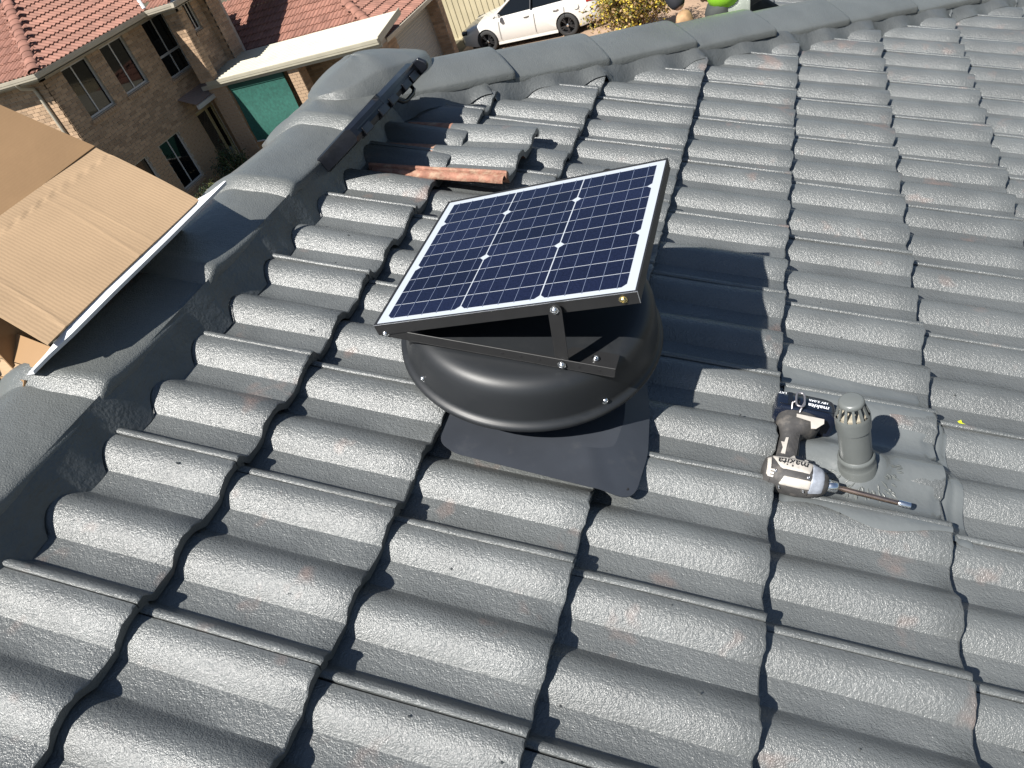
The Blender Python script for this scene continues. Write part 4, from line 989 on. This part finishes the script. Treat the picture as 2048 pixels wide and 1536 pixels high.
# ------------------------------------------------------------------ shrubs
def shrub(name, label, loc, rx_, rz_, nl, leaf, cols, twig, seed, flower=None):
    rnd = random.Random(seed); t = thing(name, label, 'bush', loc)
    tw = MB(); tips = []
    for q in range(60):
        a = rnd.uniform(0, 6.28); ph = rnd.uniform(.15, 1.15); L = rnd.uniform(.6, 1.0)
        d = Vector((math.cos(a) * math.sin(ph) * rx_, math.sin(a) * math.sin(ph) * rx_, math.cos(ph) * rz_)) * L
        m_ = d * .5 + Vector((rnd.uniform(-.1, .1), rnd.uniform(-.1, .1), rnd.uniform(0, .12)))
        tw.tube([(0, 0, 0), m_, d], [.022, .012, .005], 5, False); tips.append((m_, d))
    o = tw.make('stem', twig, t, smooth=60)
    groups = [MB() for _ in cols]
    for q in range(nl):
        m_, d = rnd.choice(tips); p = m_.lerp(d, rnd.uniform(.1, 1.12)) + Vector((rnd.gauss(0, .10), rnd.gauss(0, .10), rnd.gauss(0, .10))) * rx_
        if p.z < -.2: continue
        a = Vector((rnd.gauss(0, 1), rnd.gauss(0, 1), rnd.gauss(0, 1) + .5)).normalized(); b = a.orthogonal().normalized(); c_ = a.cross(b); s = leaf * rnd.uniform(.6, 1.4)
        an = rnd.uniform(0, 6.28); b, c_ = b * math.cos(an) + c_ * math.sin(an), c_ * math.cos(an) - b * math.sin(an)
        groups[rnd.choices(range(len(cols)), weights=[w_ for _, w_ in cols])[0]].add([p - b * s, p + c_ * s * .5 + a * s * .15, p + b * s, p - c_ * s * .5], [(0, 1, 2, 3)])
    for g_, (m_, _) in zip(groups, cols):
        o = g_.make('foliage', m_, t); o['kind'] = 'stuff'
    return t
leaf_y = mat('yellow_leaf', (.40, .30, .035), rough=.6, island=.3); leaf_g = mat('olive_leaf', (.10, .11, .025), rough=.6, island=.3); leaf_b = mat('dry_leaf', (.22, .14, .07), rough=.7, island=.3)
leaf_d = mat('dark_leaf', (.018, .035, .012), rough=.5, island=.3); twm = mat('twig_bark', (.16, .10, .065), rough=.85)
shrub('yellow_bush', 'yellow leaved bush with brown twigs at the rear of the car', (-3.55, 20.6, GZ), 1.35, 2.6, 15000, .045, [(leaf_y, 4), (leaf_g, 2), (leaf_b, 4)], twm, 4)
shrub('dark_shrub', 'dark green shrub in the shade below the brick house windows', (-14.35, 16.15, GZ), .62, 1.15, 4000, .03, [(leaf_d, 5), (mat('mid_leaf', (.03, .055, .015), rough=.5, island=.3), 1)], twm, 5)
shrub('low_shrub', 'low leafy shrub in the garden bed nearest the ridge', (-13.9, 14.6, GZ), .7, .75, 3000, .035, [(leaf_d, 4), (mat('olive_light_leaf', (.07, .07, .018), rough=.6, island=.3), 3)], twm, 6)

# ------------------------------------------------------------------ worker kneeling on the far hip face
M['skin'] = mat('skin', (.45, .27, .19), rough=.55)
M['glove'] = mat('tan_work_glove', (.30, .185, .095), rough=.8, noise_s=30, noise_amt=.3)
M['gloveb'] = mat('brown_glove_palm', (.16, .085, .055), rough=.8, noise_s=30, noise_amt=.3)
M['hivis'] = mat('hi_vis_green', (.24, .52, .02), rough=.7)
M['sleeve'] = mat('dark_sleeve', (.012, .013, .018), rough=.8, noise_s=20, noise_amt=.3)
M['pants'] = mat('charcoal_trousers', (.030, .034, .032), rough=.85, noise_s=15, noise_amt=.3)
man = thing('person', 'person in hi-vis top, dark trousers and tan work gloves kneeling past the hip', 'person', (0, 0, .075))
def skin(name, joints, edges, mt, root=0, sub=2):
    me = bpy.data.meshes.new(name); me.from_pydata([j[0] for j in joints], edges, []); o = ob(name, me, mt, man)
    sk = o.modifiers.new('skin', 'SKIN'); sk.use_smooth_shade = True
    for i, sv in enumerate(me.skin_vertices[0].data): sv.radius = (joints[i][1], joints[i][1]); sv.use_root = i == root
    sb = o.modifiers.new('sub', 'SUBSURF'); sb.levels = sub; sb.render_levels = sub; return o
hip_, che, nek, hed = (1.02, 4.45, -.60), (.80, 4.38, -.22), (.72, 4.34, -.06), (.66, 4.30, .07)
J = [(hip_, .15), ((.92, 4.43, -.42), .14), (che, .15), (nek, .06), (hed, .10),
     ((.70, 4.22, -.18), .07), ((.49, 4.16, -.47), .048), ((.585, 4.10, -.67), .036),
     ((.90, 4.56, -.18), .07), ((.72, 4.66, -.40), .048), ((.66, 4.50, -.60), .036),
     ((.93, 4.30, -.67), .07), ((.74, 4.10, -.745), .04), ((.95, 4.22, -.86), .035),
     ((1.0, 4.60, -.64), .10), ((.80, 4.62, -.82), .065), ((1.05, 4.75, -1.05), .05)]
Ed = [(0,1),(1,2),(2,3),(3,4),(2,5),(5,6),(6,7),(2,8),(8,9),(9,10),(0,11),(11,12),(12,13),(0,14),(14,15),(15,16)]
skin('body', J, Ed, M['skin'])
skin('hi_vis_shirt', [((1.0, 4.44, -.55), .175), ((.90, 4.42, -.40), .175), (che, .185), ((.74, 4.35, -.10), .10), ((.70, 4.22, -.18), .09), ((.90, 4.56, -.18), .09), ((.84, 4.20, -.59), .14), ((.785, 4.03, -.668), .12)], [(0,1),(1,2),(2,3),(2,4),(2,5),(1,6),(6,7)], M['hivis'])
skin('dark_sleeve', [((.70, 4.22, -.18), .082), ((.49, 4.16, -.47), .062), ((.582, 4.10, -.662), .048)], [(0,1),(1,2)], M['sleeve'])
skin('dark_sleeve', [((.90, 4.56, -.18), .082), ((.72, 4.66, -.40), .062), ((.67, 4.52, -.57), .047)], [(0,1),(1,2)], M['sleeve'])
skin('trousers', [((1.03, 4.46, -.60), .17), ((.93, 4.30, -.66), .12), ((.735, 4.09, -.735), .09), ((.95, 4.22, -.86), .065), ((1.0, 4.60, -.64), .125), ((.80, 4.62, -.82), .09), ((1.05, 4.75, -1.05), .065)], [(0,1),(1,2),(2,3),(0,4),(4,5),(5,6)], M['pants'])
for hx0, mir in (((.592, 4.09, -.692), 1), ((.655, 4.49, -.62), -1)):
    h = Vector(hx0)
    gl = skin('glove', [((h.x, h.y, h.z + .03), .043), ((h.x + .012, h.y - .005, h.z - .03), .048), ((h.x + .016, h.y - .012, h.z - .080), .042),
        ((h.x + .050, h.y - .020, h.z - .100), .017), ((h.x + .050, h.y - .045, h.z - .120), .016), ((h.x + .030, h.y - .025, h.z - .112), .018), ((h.x + .028, h.y - .052, h.z - .128), .016),
        ((h.x + .006, h.y - .025, h.z - .112), .018), ((h.x + .004, h.y - .052, h.z - .126), .016), ((h.x - .018, h.y - .020, h.z - .102), .016), ((h.x - .022, h.y - .042, h.z - .116), .015),
        ((h.x - .034 * mir, h.y - .028, h.z - .045), .021), ((h.x - .040 * mir, h.y - .052, h.z - .085), .018)],
        [(0,1),(1,2),(2,3),(3,4),(2,5),(5,6),(2,7),(7,8),(2,9),(9,10),(1,11),(11,12)], M['glove'])
hm = MB(); hm.lathe([(.115,0),(.112,.04),(.095,.085),(.06,.115),(.0005,.125)], 24); hm.lathe([(.115,.0),(.155,-.006),(.155,-.010),(.112,-.006)], 24); hm.xf(Matrix.Translation(Vector((.66, 4.30, .10))) @ Matrix.Rotation(R(-20), 4, 'Y')); hm.make('sun_hat', M['pants'], man, smooth=50)
for c in ((.70, 4.20, .075), (.62, 4.21, .075)): MB().lathe([(.0005,-.01),(.009,0),(.0005,.01)], 8, c).make('eye', M['dark'], man)
# offcut of flashing leaning beside the worker, silver gutter edge
off = MB(); rows = []
for k in range(9):
    f = k / 8; x = .76 + .17 * f; bulge = .03 * math.sin(f * 3.1)
    rows.append([Vector((x, 4.02 + bulge, -.80)), Vector((x + .02, 4.05 + bulge, -.72 + .10 * f ** .6)), Vector((x + .03, 4.08 + bulge, -.66 + .12 * f ** .6))])
o = off.grid(rows).make('flashing_offcut', mat('grey_offcut', (.30, .33, .29), rough=.3, metal=.3), smooth=60, loc=(0, 0, .05)); tag(o, 'grey metal flashing offcut standing beside the kneeling person', 'offcut'); s_ = o.modifiers.new('solid', 'SOLIDIFY'); s_.thickness = .002
gut('eave_gutter', (-2.6, 4.36, -.98), (2.6, 4.36, -.98), (0, 1, 0), mat('silver_gutter', (.55, .57, .60), rough=.35, metal=.6), house)
